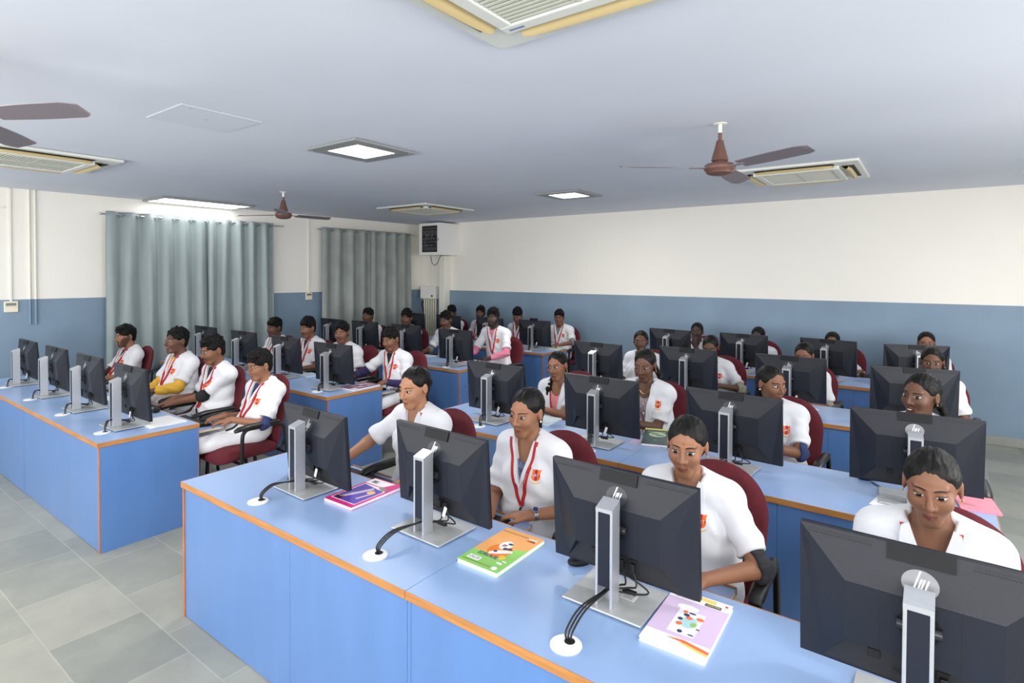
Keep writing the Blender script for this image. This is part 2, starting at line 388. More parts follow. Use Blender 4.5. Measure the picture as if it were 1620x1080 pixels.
# ------------------------------------------------------------------ wall things (left wall frame: s along wall)
LA = math.atan2(.0443, 1.0)
def lwo(name, y, label, cat, group=None):   # empty on the left wall at Y=y; local x = out of wall, local y = along wall
    r = empty(name, (lwx(y), y, 0), -LA); tag(r, label, cat, group); return r
def curtain(name, y0, y1, z0, z1, label, seed, matl, gaps, rings):
    rnd = random.Random(seed)
    r = lwo('curtain_rod', y0-.05, label.replace('CURTAIN', 'curtain rod'), 'curtain rod')
    Lr = y1-y0+.18
    MB().tube([(.11, 0, 2.66), (.11, Lr, 2.66)], .011, 10).build('rod', M_chrome, r)
    for yy in (.03, Lr-.03):
        MB().tube([(0.002, yy, 2.66), (.11, yy, 2.66)], .007, 8).build('bracket', M_chrome, r)
    for yy in (-.012, Lr+.012): 
        m = MB(); m.ball((.11, yy, 2.66), .018); m.build('finial', M_chrome, r, smooth=True)
    pans = []
    for k, (a, b2, nf) in enumerate(gaps):
        r2 = lwo(name, a, None, None)
        W_ = b2-a; n = nf*14; nz = 26; Vv = []; Ff = []
        ph = [rnd.uniform(-.5, .5) for _ in range(nf+2)]; am = [rnd.uniform(.7, 1.25) for _ in range(nf+2)]
        for j in range(nz+1):
            tz = j/nz; z = z1-(z1-z0)*tz
            for i in range(n+1):
                u = i/n; f = u*nf; fi = int(min(f, nf-1)); fr = f-fi
                A = (.048*(1-.25*tz))*(am[fi]*(1-fr)+am[fi+1]*fr)
                x = .115+A*math.sin(2*PI*f+1.2*tz*ph[fi]*math.sin(3*tz))+.012*tz*math.sin(2*PI*f*.5+ph[fi]*4)+.006*math.sin(11*f+5*tz)*tz
                yy = W_*u+.02*math.sin(2*PI*f*.5+2.5*tz+ph[fi])*tz+(.02*tz*math.sin(PI*u*1.0))
                yy += (u-.5)*.05*tz
                Vv.append((max(.02, x), yy, z))
        for j in range(nz):
            for i in range(n): Ff.append([j*(n+1)+i, j*(n+1)+i+1, (j+1)*(n+1)+i+1, (j+1)*(n+1)+i])
        p = mk('drape', Vv, Ff, matl, r2, True)
        md = p.modifiers.new('thick', 'SOLIDIFY'); md.thickness = .004
        for i in range(nf*2):
            m = MB()
            yy = W_*(i+.5)/(nf*2)*1.0
            V2 = []; n1 = 14
            pts = [(.11+.026*math.cos(2*PI*q/n1), yy, 2.66+.026*math.sin(2*PI*q/n1)) for q in range(n1+1)]
            m.tube(pts, .005, 5, cap=False)
            m.build('eyelet_ring', M_chrome, r2, smooth=True)
        pans.append(r2)
    return pans
ps = curtain('curtain', 2.79, 5.09, .56, 2.70, 'chrome CURTAIN holding the wide pair of curtains', 3, M_curt, [(2.79, 4.12, 6), (4.06, 5.07, 5)], 0)
tag(ps[0], 'wider grey-green satin curtain panel of the front window, farther from the corner', 'curtain', 'grey-green curtains')
tag(ps[1], 'narrower grey-green satin curtain panel beside the blue wall gap', 'curtain', 'grey-green curtains')
ps = curtain('curtain', 5.95, 7.95, .56, 2.70, 'chrome CURTAIN holding the two stained curtains near the cabinet', 5, M_curt2, [(5.95, 7.0, 4), (6.98, 7.95, 4)], 0)
tag(ps[0], 'stained grey curtain panel with shiny rings beside the blue wall gap', 'curtain', 'grey-green curtains')
tag(ps[1], 'stained grey curtain panel nearest the wall-mounted cabinet', 'curtain', 'grey-green curtains')
def thermo(y, z, s, label):
    r = lwo('thermostat', y, label, 'thermostat', 'wall thermostats')
    MB().box(.002, .022, -.065*s, .065*s, z-.065*s, z+.065*s, .006).build('case', M_cream, r)
    MB().box(.021, .0235, -.048*s, .048*s, z+.012*s, z+.045*s, .001).build('display', M_lcd, r)
    MB().box(.021, .0235, -.05*s, .05*s, z-.002*s, z+.003*s).build('cover_seam', mat('seam_grey', (180, 180, 176), .6), r)
    m = MB(); m.box(.001, .018, -.012, .012, z+.066*s, CEIL-.001, .003)
    m.build('cable_trunking', M_pvc, r); return r
thermo(1.857, 1.483, 1.0, 'cream thermostat under a white cable strip, left of the wide curtain')
thermo(5.76, 1.50, .95, 'cream thermostat on the blue wall between the two pairs of curtains')
for k, y in enumerate((2.032, 2.088)):
    r = lwo('conduit_pipe', y, ('thin wall pipe nearer the thermostat, white above and blue below', 'thin wall pipe nearer the curtain, white above and blue below')[k], 'pipe', 'pair of thin wall pipes')
    MB().tube([(.014, 0, DADO), (.014, 0, CEIL-.001)], .012, 10).build('white_length', M_pvc, r, smooth=True)
    MB().tube([(.014, 0, 1.26), (.014, 0, DADO)], .0125, 10).build('blue_length', M_bluepipe, r, smooth=True)
r = lwo('wall_strip', 1.45, 'short white cable strip running sideways to the left edge', 'cable strip')
MB().box(.001, .016, -.9, .36, 2.648, 2.672, .003).build('strip', M_pvc, r)

# network cabinet, on the back wall near the corner
r = empty('network_cabinet', (-7.735, 8.31, 2.253)); tag(r, 'white wall cabinet with a dark glass door full of network gear', 'cabinet')
x0, x1, y0, y1, h = -.279, .277, -.535, -.002, .61
MB().box(x0, x1, y0+.02, y1, 0, h, .004).build('cabinet_body', M_tag, r)
d = MB()
for a in [(x0, x0+.07, 0, h), (x1-.072, x1, 0, h), (x0+.07, x1-.072, 0, .055), (x0+.07, x1-.072, h-.05, h)]: d.box(a[0], a[1], y0, y0+.018, a[2], a[3], .002)
dd = d.build('door', M_tag, r)
MB().box(x0+.07, x1-.072, y0+.013, y0+.016, .055, h-.05).build('door_glass', mat('smoked_glass', (30, 31, 34), .12), dd)
rnd = random.Random(4)
for zz, hh, g in [(.49, .035, 0), (.43, .03, 1), (.37, .045, 0), (.30, .03, 1), (.23, .04, 0), (.17, .03, 1), (.08, .07, 2)]:
    MB().box(x0+.10, x1-.10, y0+.010, y0+.0125, zz, zz+hh, .001).build('network_switch', mat('switch_grey', (66, 68, 72), .5), r)
for i in range(26):
    m = MB(); xx = rnd.uniform(x0+.1, x1-.12); zz = rnd.choice([.47, .40, .34, .27, .21]); m.tube(spline([(xx, y0+.008, zz), (xx+rnd.uniform(-.03, .03), y0+.004, zz-.03), (xx+rnd.uniform(-.05, .05), y0+.008, zz-.055)], 3), .004, 5)
    m.build('patch_cable', mat('patch_grey', (120, 122, 126), .5), r)
MB().box(x1-.052, x1-.038, y0-.004, y0, .27, .32, .002).build('door_lock', M_black, dd)
MB().tube(spline([(-.185, -.31, .002), (-.145, -.32, -.133), (-.065, -.33, -.193), (.015, -.33, -.153), (.075, -.32, -.033), (.135, -.31, .003)], 8), .006, 6).build('dangling_cable', M_cable, r, True)
tag(MB().box(-7.845, -7.690, 8.15, 8.31, 0, 2.25, .012).build('corner_duct', M_pvc), 'white square duct running down the back wall under the network cabinet', 'duct')
r = empty('junction_box', (-8.165, 8.31, 1.39)); tag(r, 'white junction box on the blue wall with pale conduits below', 'junction box')
MB().box(-.21, .21, -.15, -.002, 0, .25, .006).build('box', M_tag, r)
MB().box(.10, .14, -.154, -.15, .04, .075, .001).build('socket', M_black, r)
for i in range(6):
    xx = -.17+.058*i; tag(MB().tube([(-8.165+xx*1.1, 8.26, 1.388), (-8.165+xx*1.05, 8.26, 1.1), (-8.165+xx, 8.26, .5), (-8.165+xx, 8.26, .02)], .02, 8).build('cable_conduit', mat('cream_conduit', (226, 222, 204), .5), None, True), 'cream conduit dropping from the white junction box, one of a close bundle', 'conduit', 'conduits below the junction box')
tag(MB().tube([(-8.22, 8.29, 1.641), (-8.22, 8.29, CEIL-.002)], .006, 6).build('thin_wire', M_pvc), 'thin pale wire running from the junction box up to the ceiling', 'wire')
tag(MB().tube(spline([(-8.43, 8.28, .0), (-8.43, 8.29, .6), (-8.425, 8.29, 1.1), (-8.46, 8.29, 1.25), (-8.43, 8.29, 1.33), (-8.395, 8.29, 1.25), (-8.42, 8.29, 1.1), (-8.415, 8.28, .6), (-8.415, 8.27, .0)], 8), .012, 6).build('looped_cable', M_cable, None, True), 'thick black cable hung in a loop beside the junction box', 'cable')
tag(MB().tube(spline([(-8.27, 8.28, 1.388), (-8.28, 8.28, 1.1), (-8.27, 8.28, .5), (-8.27, 8.28, .1)], 6), .014, 6).build('hanging_cable', M_cable, None, True), 'straight black cable hanging left of the cream conduits', 'cable')
# ------------------------------------------------------------------ desks
ROWW = ['front', 'second', 'third', 'rearmost']
FR = {'r': [1.40, 3.14, 4.945, 6.76], 'l': [1.375, 3.168, 4.99, 6.80]}
BLK = {'r': 'block away from the curtains', 'l': 'curtain-side block'}
TOP = .75
MONS = {
 'r': [[(-2.667, 1.705, -1.4), (-1.782, 1.755, -1.2), (-.885, 1.755, 0), (-.012, 1.70, -1)],
       [(-2.755, 3.39, -1), (-1.815, 3.37, 0), (-.953, 3.39, -4), (-.050, 3.44, 4)],
       [(-2.76, 5.10, -4), (-1.87, 5.25, -2), (-.98, 5.28, -2), (-.070, 5.18, 13)],
       [(-2.705, 6.95, -6), (-1.80, 6.94, -8), (-.918, 6.94, -10), (-.077, 6.94, 18)]],
 'l': [[(-7.47, 1.605, 0), (-6.577, 1.608, 0), (-5.708, 1.606, 0), (-4.838, 1.603, 1)],
       [(-7.62, 3.45, 0), (-6.65, 3.44, 0), (-5.72, 3.42, -2), (-4.80, 3.372, 3)],
       [(-7.423, 5.25, -1), (-6.69, 5.29, 1), (-5.80, 5.28, 1), (-4.811, 5.19, 0)],
       [(-7.42, 6.95, 0), (-6.57, 6.95, -3), (-5.69, 6.97, -3), (-4.84, 7.01, 1)]]}
GROM = {('r', 0): [(-2.703, 1.511), (-1.805, 1.507), (-.893, 1.494), (-.01, 1.50)],
        ('l', 0): [(-7.386, 1.506), (-6.506, 1.498), (-5.618, 1.495), (-4.753, 1.494)]}
for bk in 'rl':
    for i in range(4):
        if (bk, i) not in GROM:
            GROM[(bk, i)] = [(x+.035, max(FR[bk][i]+.10, y-.13)) for x, y, a in MONS[bk][i]]
DEP = .66
def desk(bk, row, unit):
    X0 = (-3.30 if bk == 'r' else -8.04)+unit*1.785; X1 = X0+1.785; Y = FR[bk][row]
    if bk == 'r': where = 'nearer the centre aisle' if unit == 0 else 'farther from the aisle'
    else: where = 'nearer the centre aisle' if unit == 1 else 'nearer the curtains'
    r = empty('desk', (0, 0, 0))
    tag(r, 'blue laminate desk, %s row of the %s, %s' % (ROWW[row], BLK[bk], where), 'desk', 'blue computer desks')
    e = .0015
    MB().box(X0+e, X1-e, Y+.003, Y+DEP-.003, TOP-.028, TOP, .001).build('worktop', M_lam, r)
    for a in [(X0+e, X1-e, Y-.001, Y+.003), (X0+e, X1-e, Y+DEP-.003, Y+DEP+.001)]+([(X0-.002, X0+e, Y, Y+DEP)] if (bk, unit) == ('r', 0) else [])+([(X1-e, X1+.002, Y, Y+DEP)] if unit == 1 else []):
        MB().box(*a, TOP-.03, TOP+.0005, .0005).build('edge_band', M_edge, r)
    xm = X0+(1.03 if (bk, row, unit) == ('r', 0, 0) else .8925)
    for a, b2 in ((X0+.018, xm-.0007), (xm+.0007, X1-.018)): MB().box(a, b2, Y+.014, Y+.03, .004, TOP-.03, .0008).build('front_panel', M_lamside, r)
    for s, x in ((0, X0+.001), (1, X1-.018)):
        outer = (bk == 'r') or True
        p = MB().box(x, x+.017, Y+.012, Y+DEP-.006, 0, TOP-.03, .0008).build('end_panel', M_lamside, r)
        for a in ([(Y+.0085, Y+.0145)] if (s == 0 and bk == 'r' and unit == 0) or (s == 1 and unit == 1) else [])+[(Y+DEP-.0085, Y+DEP-.0045)]: MB().box(x-.0005, x+.0175, *a, .001, TOP-.031).build('edge_strip', M_edge2, p)
        if bk == 'l' and s == 1 and unit == 1 and row >= 2:
            for zz in (.55, .46): MB().tube([(x+.016, Y+.1, zz), (x+.02, Y+.1, zz)], .014, 14).build('lock', M_chrome, p)
    for k in range(2):
        si = unit*2+k; mx, my, a = MONS[bk][row][si]
        cx = min(max(mx, X0+.33), X1-.33)
        t = MB().box(cx-.29, cx+.29, Y+.36, Y+.885, .652, .668, .001).build('keyboard_tray', M_lam, r)
        q = MB(); q.box(cx-.292, cx+.292, Y+.885, Y+.893, .645, .675, .002); q.build('tray_edge', M_edge, t)
        for s in (-1, 1): MB().box(cx+s*.291-.004, cx+s*.291+.004, Y+.3, Y+.86, .653, .667, .001).build('slide_rail', M_ply, t)
        gx, gy = GROM[(bk, row)][si]
        g = MB().lathe([(.05, TOP), (.05, TOP+.003), (.046, TOP+.005)], (gx, gy, 0), 28).build('cable_grommet', M_tag, r)
        MB().lathe([(.017, TOP+.0045), (.017, TOP+.0056)], (gx+.004, gy+.016, 0), 16).build('grommet_hole', M_monV, g)
    return r
for bk in 'rl':
    for row in range(4):
        for unit in range(2): desk(bk, row, unit)

# ------------------------------------------------------------------ monitors
MW, MH, ZB = .2825, .385, .062
def monitor_proto():
    r = empty('computer_monitor')
    MB().box(-.148, .148, -.055, .185, 0, .007, .002).build('stand_base', M_base, r)
    m = MB()   # column: silver U-profile with cable slot at the foot
    H = .331; w_ = .0315; d0, d1 = -.029, .03
    m.box(-w_, -w_+.009, d0, d1, .007, H, .0015); m.box(w_-.009, w_, d0, d1, .007, H, .0015); m.box(-w_+.008, w_-.008, d1-.008, d1, .007, H, .001)
    o = len(m.V)
    V = [(-w_, d0, H-.001), (w_, d0, H-.001), (w_, d1, H-.001), (-w_, d1, H-.001), (-w_, d0, H+.012), (w_, d0, H+.012), (w_, d1, H+.032), (-w_, d1, H+.032)]
    m.add(V, [[0, 3, 2, 1], [4, 5, 6, 7], [0, 1, 5, 4], [1, 2, 6, 5], [2, 3, 7, 6], [3, 0, 4, 7]])
    col = m.build('stand_column', M_alu, r)
    MB().box(-w_+.009, w_-.009, d0+.002, d1-.01, .075, H, 0).build('column_inset', M_inset, col)
    # housing
    T = Matrix.Translation((0, .07, .25)) @ Matrix.Rotation(math.radians(4), 4, 'X') @ Matrix.Translation((0, -.07, -.25))
    z = lambda f: ZB+MH*f
    yo, yp, yf = .104, .060, .118; px = .165
    Pn = [(-MW, yo, z(1)), (MW, yo, z(1)), (MW, yo, z(0)), (-MW, yo, z(0)),       # 0-3 outer
          (-px, yp, z(.70)), (px, yp, z(.70)), (px, yp, z(.27)), (-px, yp, z(.27)),  # 4-7 plateau
          (.225, yo-.002, z(.02)), (-.225, yo-.002, z(.02)),                       # 8 BR 9 BL
          (.155, yo-.012, z(.255)), (-.155, yo-.012, z(.255)),                      # 10 11 recess top
          (-MW, yf, z(1)), (MW, yf, z(1)), (MW, yf, z(0)), (-MW, yf, z(0))]          # 12-15 front
    m = MB()
    m.add(Pn, [[1, 0, 4, 5], [0, 7, 4], [0, 9, 7], [0, 3, 9], [1, 5, 6], [1, 6, 8], [1, 8, 2], [4, 7, 6, 5], [3, 2, 8, 9],
               [0, 1, 13, 12], [1, 2, 14, 13], [2, 3, 15, 14], [3, 0, 12, 15], [7, 11, 10, 6], [7, 9, 11], [6, 10, 8]])
    m.V = [T @ v for v in m.V]
    hs = m.build('housing', M_mon, r)
    m = MB(); m.add([Pn[11], Pn[10], Pn[8], Pn[9]], [[0, 3, 2, 1]]); m.V = [T @ v for v in m.V]; m.build('port_recess', M_port, hs)
    for xx in (-.085, .085):
        m = MB(); m.box(xx-.0008, xx+.0008, yp-.0008, yp+.001, z(.275), z(.695)); m.V = [T @ v for v in m.V]; m.build('panel_seam', M_monV, hs)
    for xx in (-.10, .012, .05):
        m = MB(); m.box(xx-.014, xx+.014, yo-.0145, yo-.009, z(.15), z(.21), .001); m.V = [T @ v for v in m.V]; m.build('port', M_monV, hs)
    # screen side
    m = MB(); m.box(-MW, MW, yf, yf+.008, z(0), z(1), .002); m.V = [T @ v for v in m.V]; m.build('bezel', M_monB, r)
    m = MB(); m.box(-MW+.007, MW-.007, yf+.0075, yf+.009, z(0)+.02, z(1)-.007); m.V = [T @ v for v in m.V]; m.build('screen', M_screen, r)
    # top facet frame
    A = Vector(Pn[0]); dn = Vector((0, yp-yo, z(.70)-z(1))); Ls = dn.length; dn.normalize(); ux = Vector((1, 0, 0)); nn = dn.cross(ux); nn.normalize()
    if nn.y > 0: nn = -nn
    def facet(x, s, h): return T @ (Vector((0, yo, z(1)))+ux*x+dn*s+nn*h)
    def fquad(pts, h0, h1):
        n = len(pts); V = [facet(x, s, h0) for x, s in pts]+[facet(x, s, h1) for x, s in pts]
        return V, [list(range(n)), list(range(n, 2*n))[::-1]]+[[i, n+i, n+(i+1) % n, (i+1) % n] for i in range(n)]
    m = MB(); m.add(*fquad([(-.072, -.002), (.072, -.002), (.072, .04), (-.072, .04)], -.002, .006)); m.build('webcam_bar', M_monB, r)
    for s0, s1 in ((-.262, -.105), (.105, .262)):
        m = MB(); n = 22
        for i in range(n):
            a = s0+(s1-s0)*i/n; b2 = a+(s1-s0)/n*.62
            m.add(*fquad([(a, .0165), (b2, .0165), (b2, .020), (a, .020)], -.001, .0004))
        m.add(*fquad([(s0, .010), (s1, .010), (s1, .0112), (s0, .0112)], -.001, .0004))
        m.build('vent_slot', M_monV, hs)
    def logo(cx, cs, sc):
        m = MB()
        for (a, t0, t1) in [(-.36, -1.0, .42), (-.08, -.42, .42), (.12, -.42, 1.0), (.40, -.42, .42)]:
            sl = -.30; wv = .12
            P = [(a+t0*sl, t0), (a+wv+t0*sl, t0), (a+wv+t1*sl, t1), (a+t1*sl, t1)]
            m.add(*fquad([(cx+p[0]*sc, cs+p[1]*sc) for p in P], .0002, .0011))
        return m
    logo(0, .083, .031).build('logo', M_logo, r)
    m = MB(); m.add(*fquad([(.040*math.cos(t*PI/16)*1.0, .083+.034*math.sin(t*PI/16)) for t in range(32)], .0, .0004)); fd = m.build('logo_disc', mat('disc_gloss', (44, 47, 55), .42), r)
    # hinge
    m = MB(); m.tube([T @ Vector((0, yp+.001, z(.52))), T @ Vector((0, yp-.004, z(.52)))], .045, 28); m.build('mount_disc', M_monB, r)
    m = MB(); m.tube([(-.047, .052, .262), (.047, .052, .262)], .0135, 16); m.box(-.02, .02, .028, .066, .248, .276, .003); m.build('hinge', M_hinge, r, True)
    return r
def mon_cables(r, gx, gy, seed, whitetag):
    rnd = random.Random(seed)
    for k in range(3):
        m = MB(); e = (.05-.05*k if k else .012, .093, .10+.015*(k == 0))
        o = (k-1)*.011
        pts = [(gx+o*.7, gy+.016, -.004), (gx*.9+o, gy+.02, .03), (gx*.6+o, gy*.62, .062), (o*.8, -.03, .052+.004*k), (o*.6, .01, .05), (.02+.03*k, .06, .035+rnd.uniform(0, .015)), (.03+.04*k, .085, .05), ((.012, .052, -.06)[k], .094, .10)]
        m.tube(spline(pts, 5), .0034, 7); c = m.build('cable', M_cable, r, True)
        b = ((.03, .08, .055, .07, .030, .042), (.044, .060, .084, .099, .088, .122), (.004, .020, .084, .099, .088, .125))[k]
        MB().box(*b, .002).build('cable_plug', M_cable, c)
    if whitetag:
        M = Matrix.Translation((.058, .074, .085)) @ Matrix.Rotation(.35, 4, 'Y')
        m = MB(); m.box(-.008, .008, -.002, .002, -.024, .024, .001, M=M); m.build('cable_tag', M_tag, c)
PM = monitor_proto()
SEAT = {'r': ['at the aisle end', 'second from the aisle', 'third from the aisle', 'at the far end'],
        'l': ['at the curtain end', 'second from the curtains', 'second from the aisle', 'at the aisle end']}
MON_WHO = {}
def reuse(o, first=[True]):
    if first[0]: first[0] = False; return o
    return copy_tree(o)
allm = []
for bk in 'rl':
    for row in range(4):
        for si in range(4):
            allm.append((bk, row, si))
for n, (bk, row, si) in enumerate(allm):
    x, y, a = MONS[bk][row][si]
    r = PM if n == len(allm)-1 else copy_tree(PM)
    r.location = (x, y, TOP+.0055); r.rotation_euler = (0, 0, math.radians(a))
    tag(r, 'black monitor, %s row of the %s, %s' % (ROWW[row], BLK[bk], SEAT[bk][si]), 'monitor', 'black monitors on the desks')
    if (bk, row, si) in (('r', 0, 3), ('r', 1, 3), ('r', 0, 3)):
        for c in r.children:
            if c.name.startswith('logo_disc'):
                c.data = c.data.copy(); c.data.materials.clear(); c.data.materials.append(M_film)
            if c.name.startswith('logo') and not c.name.startswith('logo_disc'):
                c.data = c.data.copy(); c.data.materials.clear(); c.data.materials.append(mat('logo_white', (250, 250, 250), .4))
    dz = {('r', 0, 0): -.04}.get((bk, row, si), -.012)
    for c in r.children:
        if not c.name.startswith('stand'): c.location.z += dz
    if (bk, row, si) == ('l', 3, 3):
        for c in r.children:
            if c.name.startswith('webcam_bar'): c.location.z += .03
    g = GROM[(bk, row)][si]; d = Vector((g[0]-x, g[1]-y, 0)); d.rotate(Matrix.Rotation(-math.radians(a), 3, 'Z'))
    mon_cables(r, d.x, d.y, n, (bk, row, si) in {('r', 0, 0), ('r', 0, 1), ('r', 1, 0), ('r', 1, 1), ('r', 2, 0), ('r', 2, 2), ('r', 3, 1), ('l', 0, 3), ('l', 0, 0), ('l', 2, 3), ('l', 3, 3), ('l', 2, 1)})
    if (bk, row, si) == ('r', 0, 2):
        st = MB().box(.02, .072, .06, .10, .007, .0076).build('asset_sticker', M_tag, r)
        m = MB()
        for q in range(5): m.box(.024, .066-.006*(q % 2), .064+q*.006, .0665+q*.006, .0076, .0079)
        m.build('sticker_print', mat('print_grey', (120, 120, 124), .6), st)

# ------------------------------------------------------------------ keyboards and mice
def keyboard_proto():
    r = empty('keyboard')
    MB().box(-.22, .22, -.068, .068, 0, .016, .005).build('keyboard_body', M_monB, r)
    m = MB()
    for j in range(5):
        n = 18 if j < 4 else 10
        for i in range(n):
            if j == 4 and i in (4, 5): continue
            x0 = -.21+i*.42/n; m.box(x0+.0012, x0+.42/n-.0012, .052-j*.024-.01, .052-j*.024+.0105, .0155, .0225)
        if j == 4: m.box(-.042, .042, -.0535, -.034, .0155, .0225)
    m.build('keys', mat('key_black', (38, 38, 42), .5), r); return r
def mouse_proto():
    r = empty('computer_mouse')
    m = MB(); m.ball((0, 0, .012), (.032, .055, .022), 16, 10)
    for v in m.V: v.z = max(v.z, 0)
    b = m.build('mouse_body', M_monB, r, True); MB().tube([(-.003, .03, .030), (.003, .03, .030)], .006, 10).build('scroll_wheel', M_hinge, b)
    return r
PK = keyboard_proto(); fk = True
for bk in 'rl':
    for row in range(4):
        for si in range(4):
            x, y, a = MONS[bk][row][si]
            X0 = -3.30 if bk == 'r' else -8.04
            u = si//2; cx = min(max(x, X0+u*1.785+.33), X0+u*1.785+1.455)
            k = PK if fk else copy_tree(PK); fk = False
            k.location = (cx-.03, FR[bk][row]+.765, .6685); k.rotation_euler = (0, 0, PI)
            tag(k, 'black keyboard, %s row of the %s, %s' % (ROWW[row], BLK[bk], SEAT[bk][si]), 'keyboard', 'black keyboards on the trays')
PMo = mouse_proto(); fk = True
for (x, y, z_, a, lb) in [(-1.105, 1.955, TOP, 2.6, 'black mouse on the front desk behind the monitor, beside the green-orange book'),
                     (-.27, 3.74, TOP, 2.2, 'black mouse with a trailing wire near the desk end, second row'),
                     (-2.77, 5.52, TOP, 3.6, 'black mouse beside the stand, third row at the aisle'),
                     (-5.12, 1.985, TOP, 1.2, 'black mouse behind the paper pile, front curtain-side desk'),
                     (-1.60, 2.13, .6685, 3.3, 'black mouse under the hand of the woman with the wristwatch'),
                     (-4.90, 3.66, TOP, 1.7, 'black mouse beside the monitor of the man with purple sleeves')]:
    r = PMo if fk else copy_tree(PMo); fk = False
    r.location = (x, y, z_); r.rotation_euler = (0, 0, a); tag(r, lb, 'mouse', 'black computer mice')
tag(MB().tube(spline([(-.25, 3.69, TOP+.004), (-.18, 3.62, TOP+.004), (-.06, 3.6, TOP+.004), (.0, 3.66, TOP+.004), (.08, 3.7, TOP+.004)], 6), .003, 6).build('mouse_wire', M_cable, None, True), 'thin black wire trailing from the mouse beside the white paper', 'wire')
tag(MB().tube(spline([(-2.66, 1.82, TOP+.004), (-2.78, 1.76, TOP+.004), (-2.87, 1.78, TOP+.004), (-2.88, 1.86, TOP+.004), (-2.78, 1.90, TOP+.004), (-2.70, 1.87, TOP+.004)], 6), .003, 6).build('coiled_wire', M_cable, None, True), 'thin black wire in a loop on the front desk behind the aisle-end monitor', 'wire')

# ------------------------------------------------------------------ books and papers (covers printed with flat shapes)
def book(loc, w_, l_, t, rz, label, cover, art, name='book', page=M_paper, z0=TOP):
    r = empty(name, (loc[0], loc[1], z0), rz); tag(r, label, 'book')
    MB().box(-w_/2+.002, w_/2-.002, -l_/2+.002, l_/2-.002, .0008, t-.0012, .0005).build('pages', page, r)
    m = MB(); m.box(-w_/2, w_/2, -l_/2, l_/2, t-.0014, t, .0003); m.box(-w_/2, w_/2, -l_/2, l_/2, 0, .001)
    c = m.build('cover', mat('cover_%s' % (cover,), cover, .32), r)
    for k, (nm, rgb, polys) in enumerate(art):
        for grp in ([[p] for p in polys] if nm.endswith('_print') else [polys]):
            m = MB()
            for p in grp: m.prism([(x*w_/2, y*l_/2) for x, y in p], t-.0002, t+.0002+.00012*k)
            m.build(nm, mat('print_%s' % (rgb,), rgb, .35), c)
    return r
def ell2(cx, cy, rx, ry, n=20): return [(cx+rx*math.cos(2*PI*k/n), cy+ry*math.sin(2*PI*k/n)) for k in range(n)]
def rect(x0, x1, y0, y1): return [(x0, y0), (x1, y0), (x1, y1), (x0, y1)]
def scrib(x0, x1, y0, y1, n, seed):
    rnd = random.Random(seed); o = []; s = (x1-x0)/n
    for i in range(n):
        a = x0+i*s; k = rnd.randint(0, 3); t = s*.2
        o.append(rect(a+.1*s, a+.1*s+t, y0, y1))
        if k in (0, 2): o.append(rect(a+.1*s, a+.75*s, y1-(y1-y0)*.2, y1))
        if k in (1, 2): o.append(rect(a+.1*s, a+.75*s, y0, y0+(y1-y0)*.2))
        if k in (0, 3): o.append(rect(a+.58*s, a+.58*s+t, y0, y1))
    return o
book((-2.347, 1.888), .212, .34, .016, .02, 'magenta textbook with a purple bridge picture on the front desk', (224, 40, 128), [
    ('white_outline', (250, 240, 246), [[(-.84, -.82), (.84, -.82), (.86, .34), (.4, .5), (-.86, .5)]]),
    ('picture_panel', (92, 74, 176), [[(-.80, -.79), (.80, -.79), (.80, .30), (-.80, .46)]]),
    ('white_band', (250, 248, 250), [[(-.96, .55), (.3, .55), (.55, .95), (-.96, .95)]]),
    ('bridge', (206, 190, 200), [[(-.62, -.62), (-.40, -.66), (.25, .26), (.02, .36)], [(.28, -.5), (.42, -.5), (.62, .1), (.5, .12)]]),
    ('glow', (240, 190, 120), [ell2(.38, .06, .2, .13)]),
    ('gears', (150, 146, 130), [ell2(.62, .42, .18, .12), ell2(.36, .5, .14, .09)]),
    ('title_box', (28, 28, 60), [rect(-.74, -.3, -.78, -.56)]),
    ('title_bar', (236, 150, 60), [rect(-.68, -.36, -.62, -.58)]),
    ('lettering', (40, 40, 46), scrib(-.72, -.3, .66, .82, 5, 2))])
book((-1.403, 1.835), .20, .336, .018, .01, 'green and orange textbook with a cartoon-like picture on the front desk', (150, 214, 110), [
    ('orange_field', (240, 174, 104), [[(-1, -.38), (-.3, -.36), (.35, .08), (1, .26), (1, 1), (-1, 1)]]),
    ('orange_sun', (246, 134, 52), [ell2(.02, -.12, .52, .34)]),
    ('yellow_patch', (250, 206, 70), [ell2(.42, -.36, .16, .09)]),
    ('white_head', (246, 246, 246), [ell2(-.02, .18, .27, .22), [(-.3, -.3), (.0, -.1), (.5, .02), (.56, -.06), (.1, -.28), (-.24, -.4)]]),
    ('dark_lines', (54, 74, 92), [ell2(.12, .02, .1, .06), ell2(.3, .06, .12, .05), ell2(-.1, -.2, .08, .05), ell2(.1, .28, .12, .05), [(-.16, .08), (.02, .1), (.04, .2), (-.14, .2)]]),
    ('skin_patch', (200, 140, 110), [ell2(-.06, .13, .06, .05)]),
    ('lettering', (70, 86, 110), scrib(-.62, .36, -.52, -.40, 9, 5)),
    ('white_box', (248, 248, 248), [rect(-.78, -.2, -.80, -.64)]),
    ('box_lettering', (50, 60, 90), scrib(-.74, -.24, -.77, -.68, 7, 8)),
    ('disc_print', (248, 248, 248), [ell2(.68, -.86, .12, .07), ell2(.62, -.62, .14, .03), ell2(.72, -.5, .1, .02)]),
    ('maroon_text', (150, 60, 40), scrib(.45, .85, .66, .72, 8, 3)), ('white_text', (250, 250, 250), scrib(.45, .85, .76, .82, 7, 9)),
    ('thin_line', (110, 70, 60), [rect(-.95, .4, .80, .806), rect(-.9, .5, -.885, -.879)])])
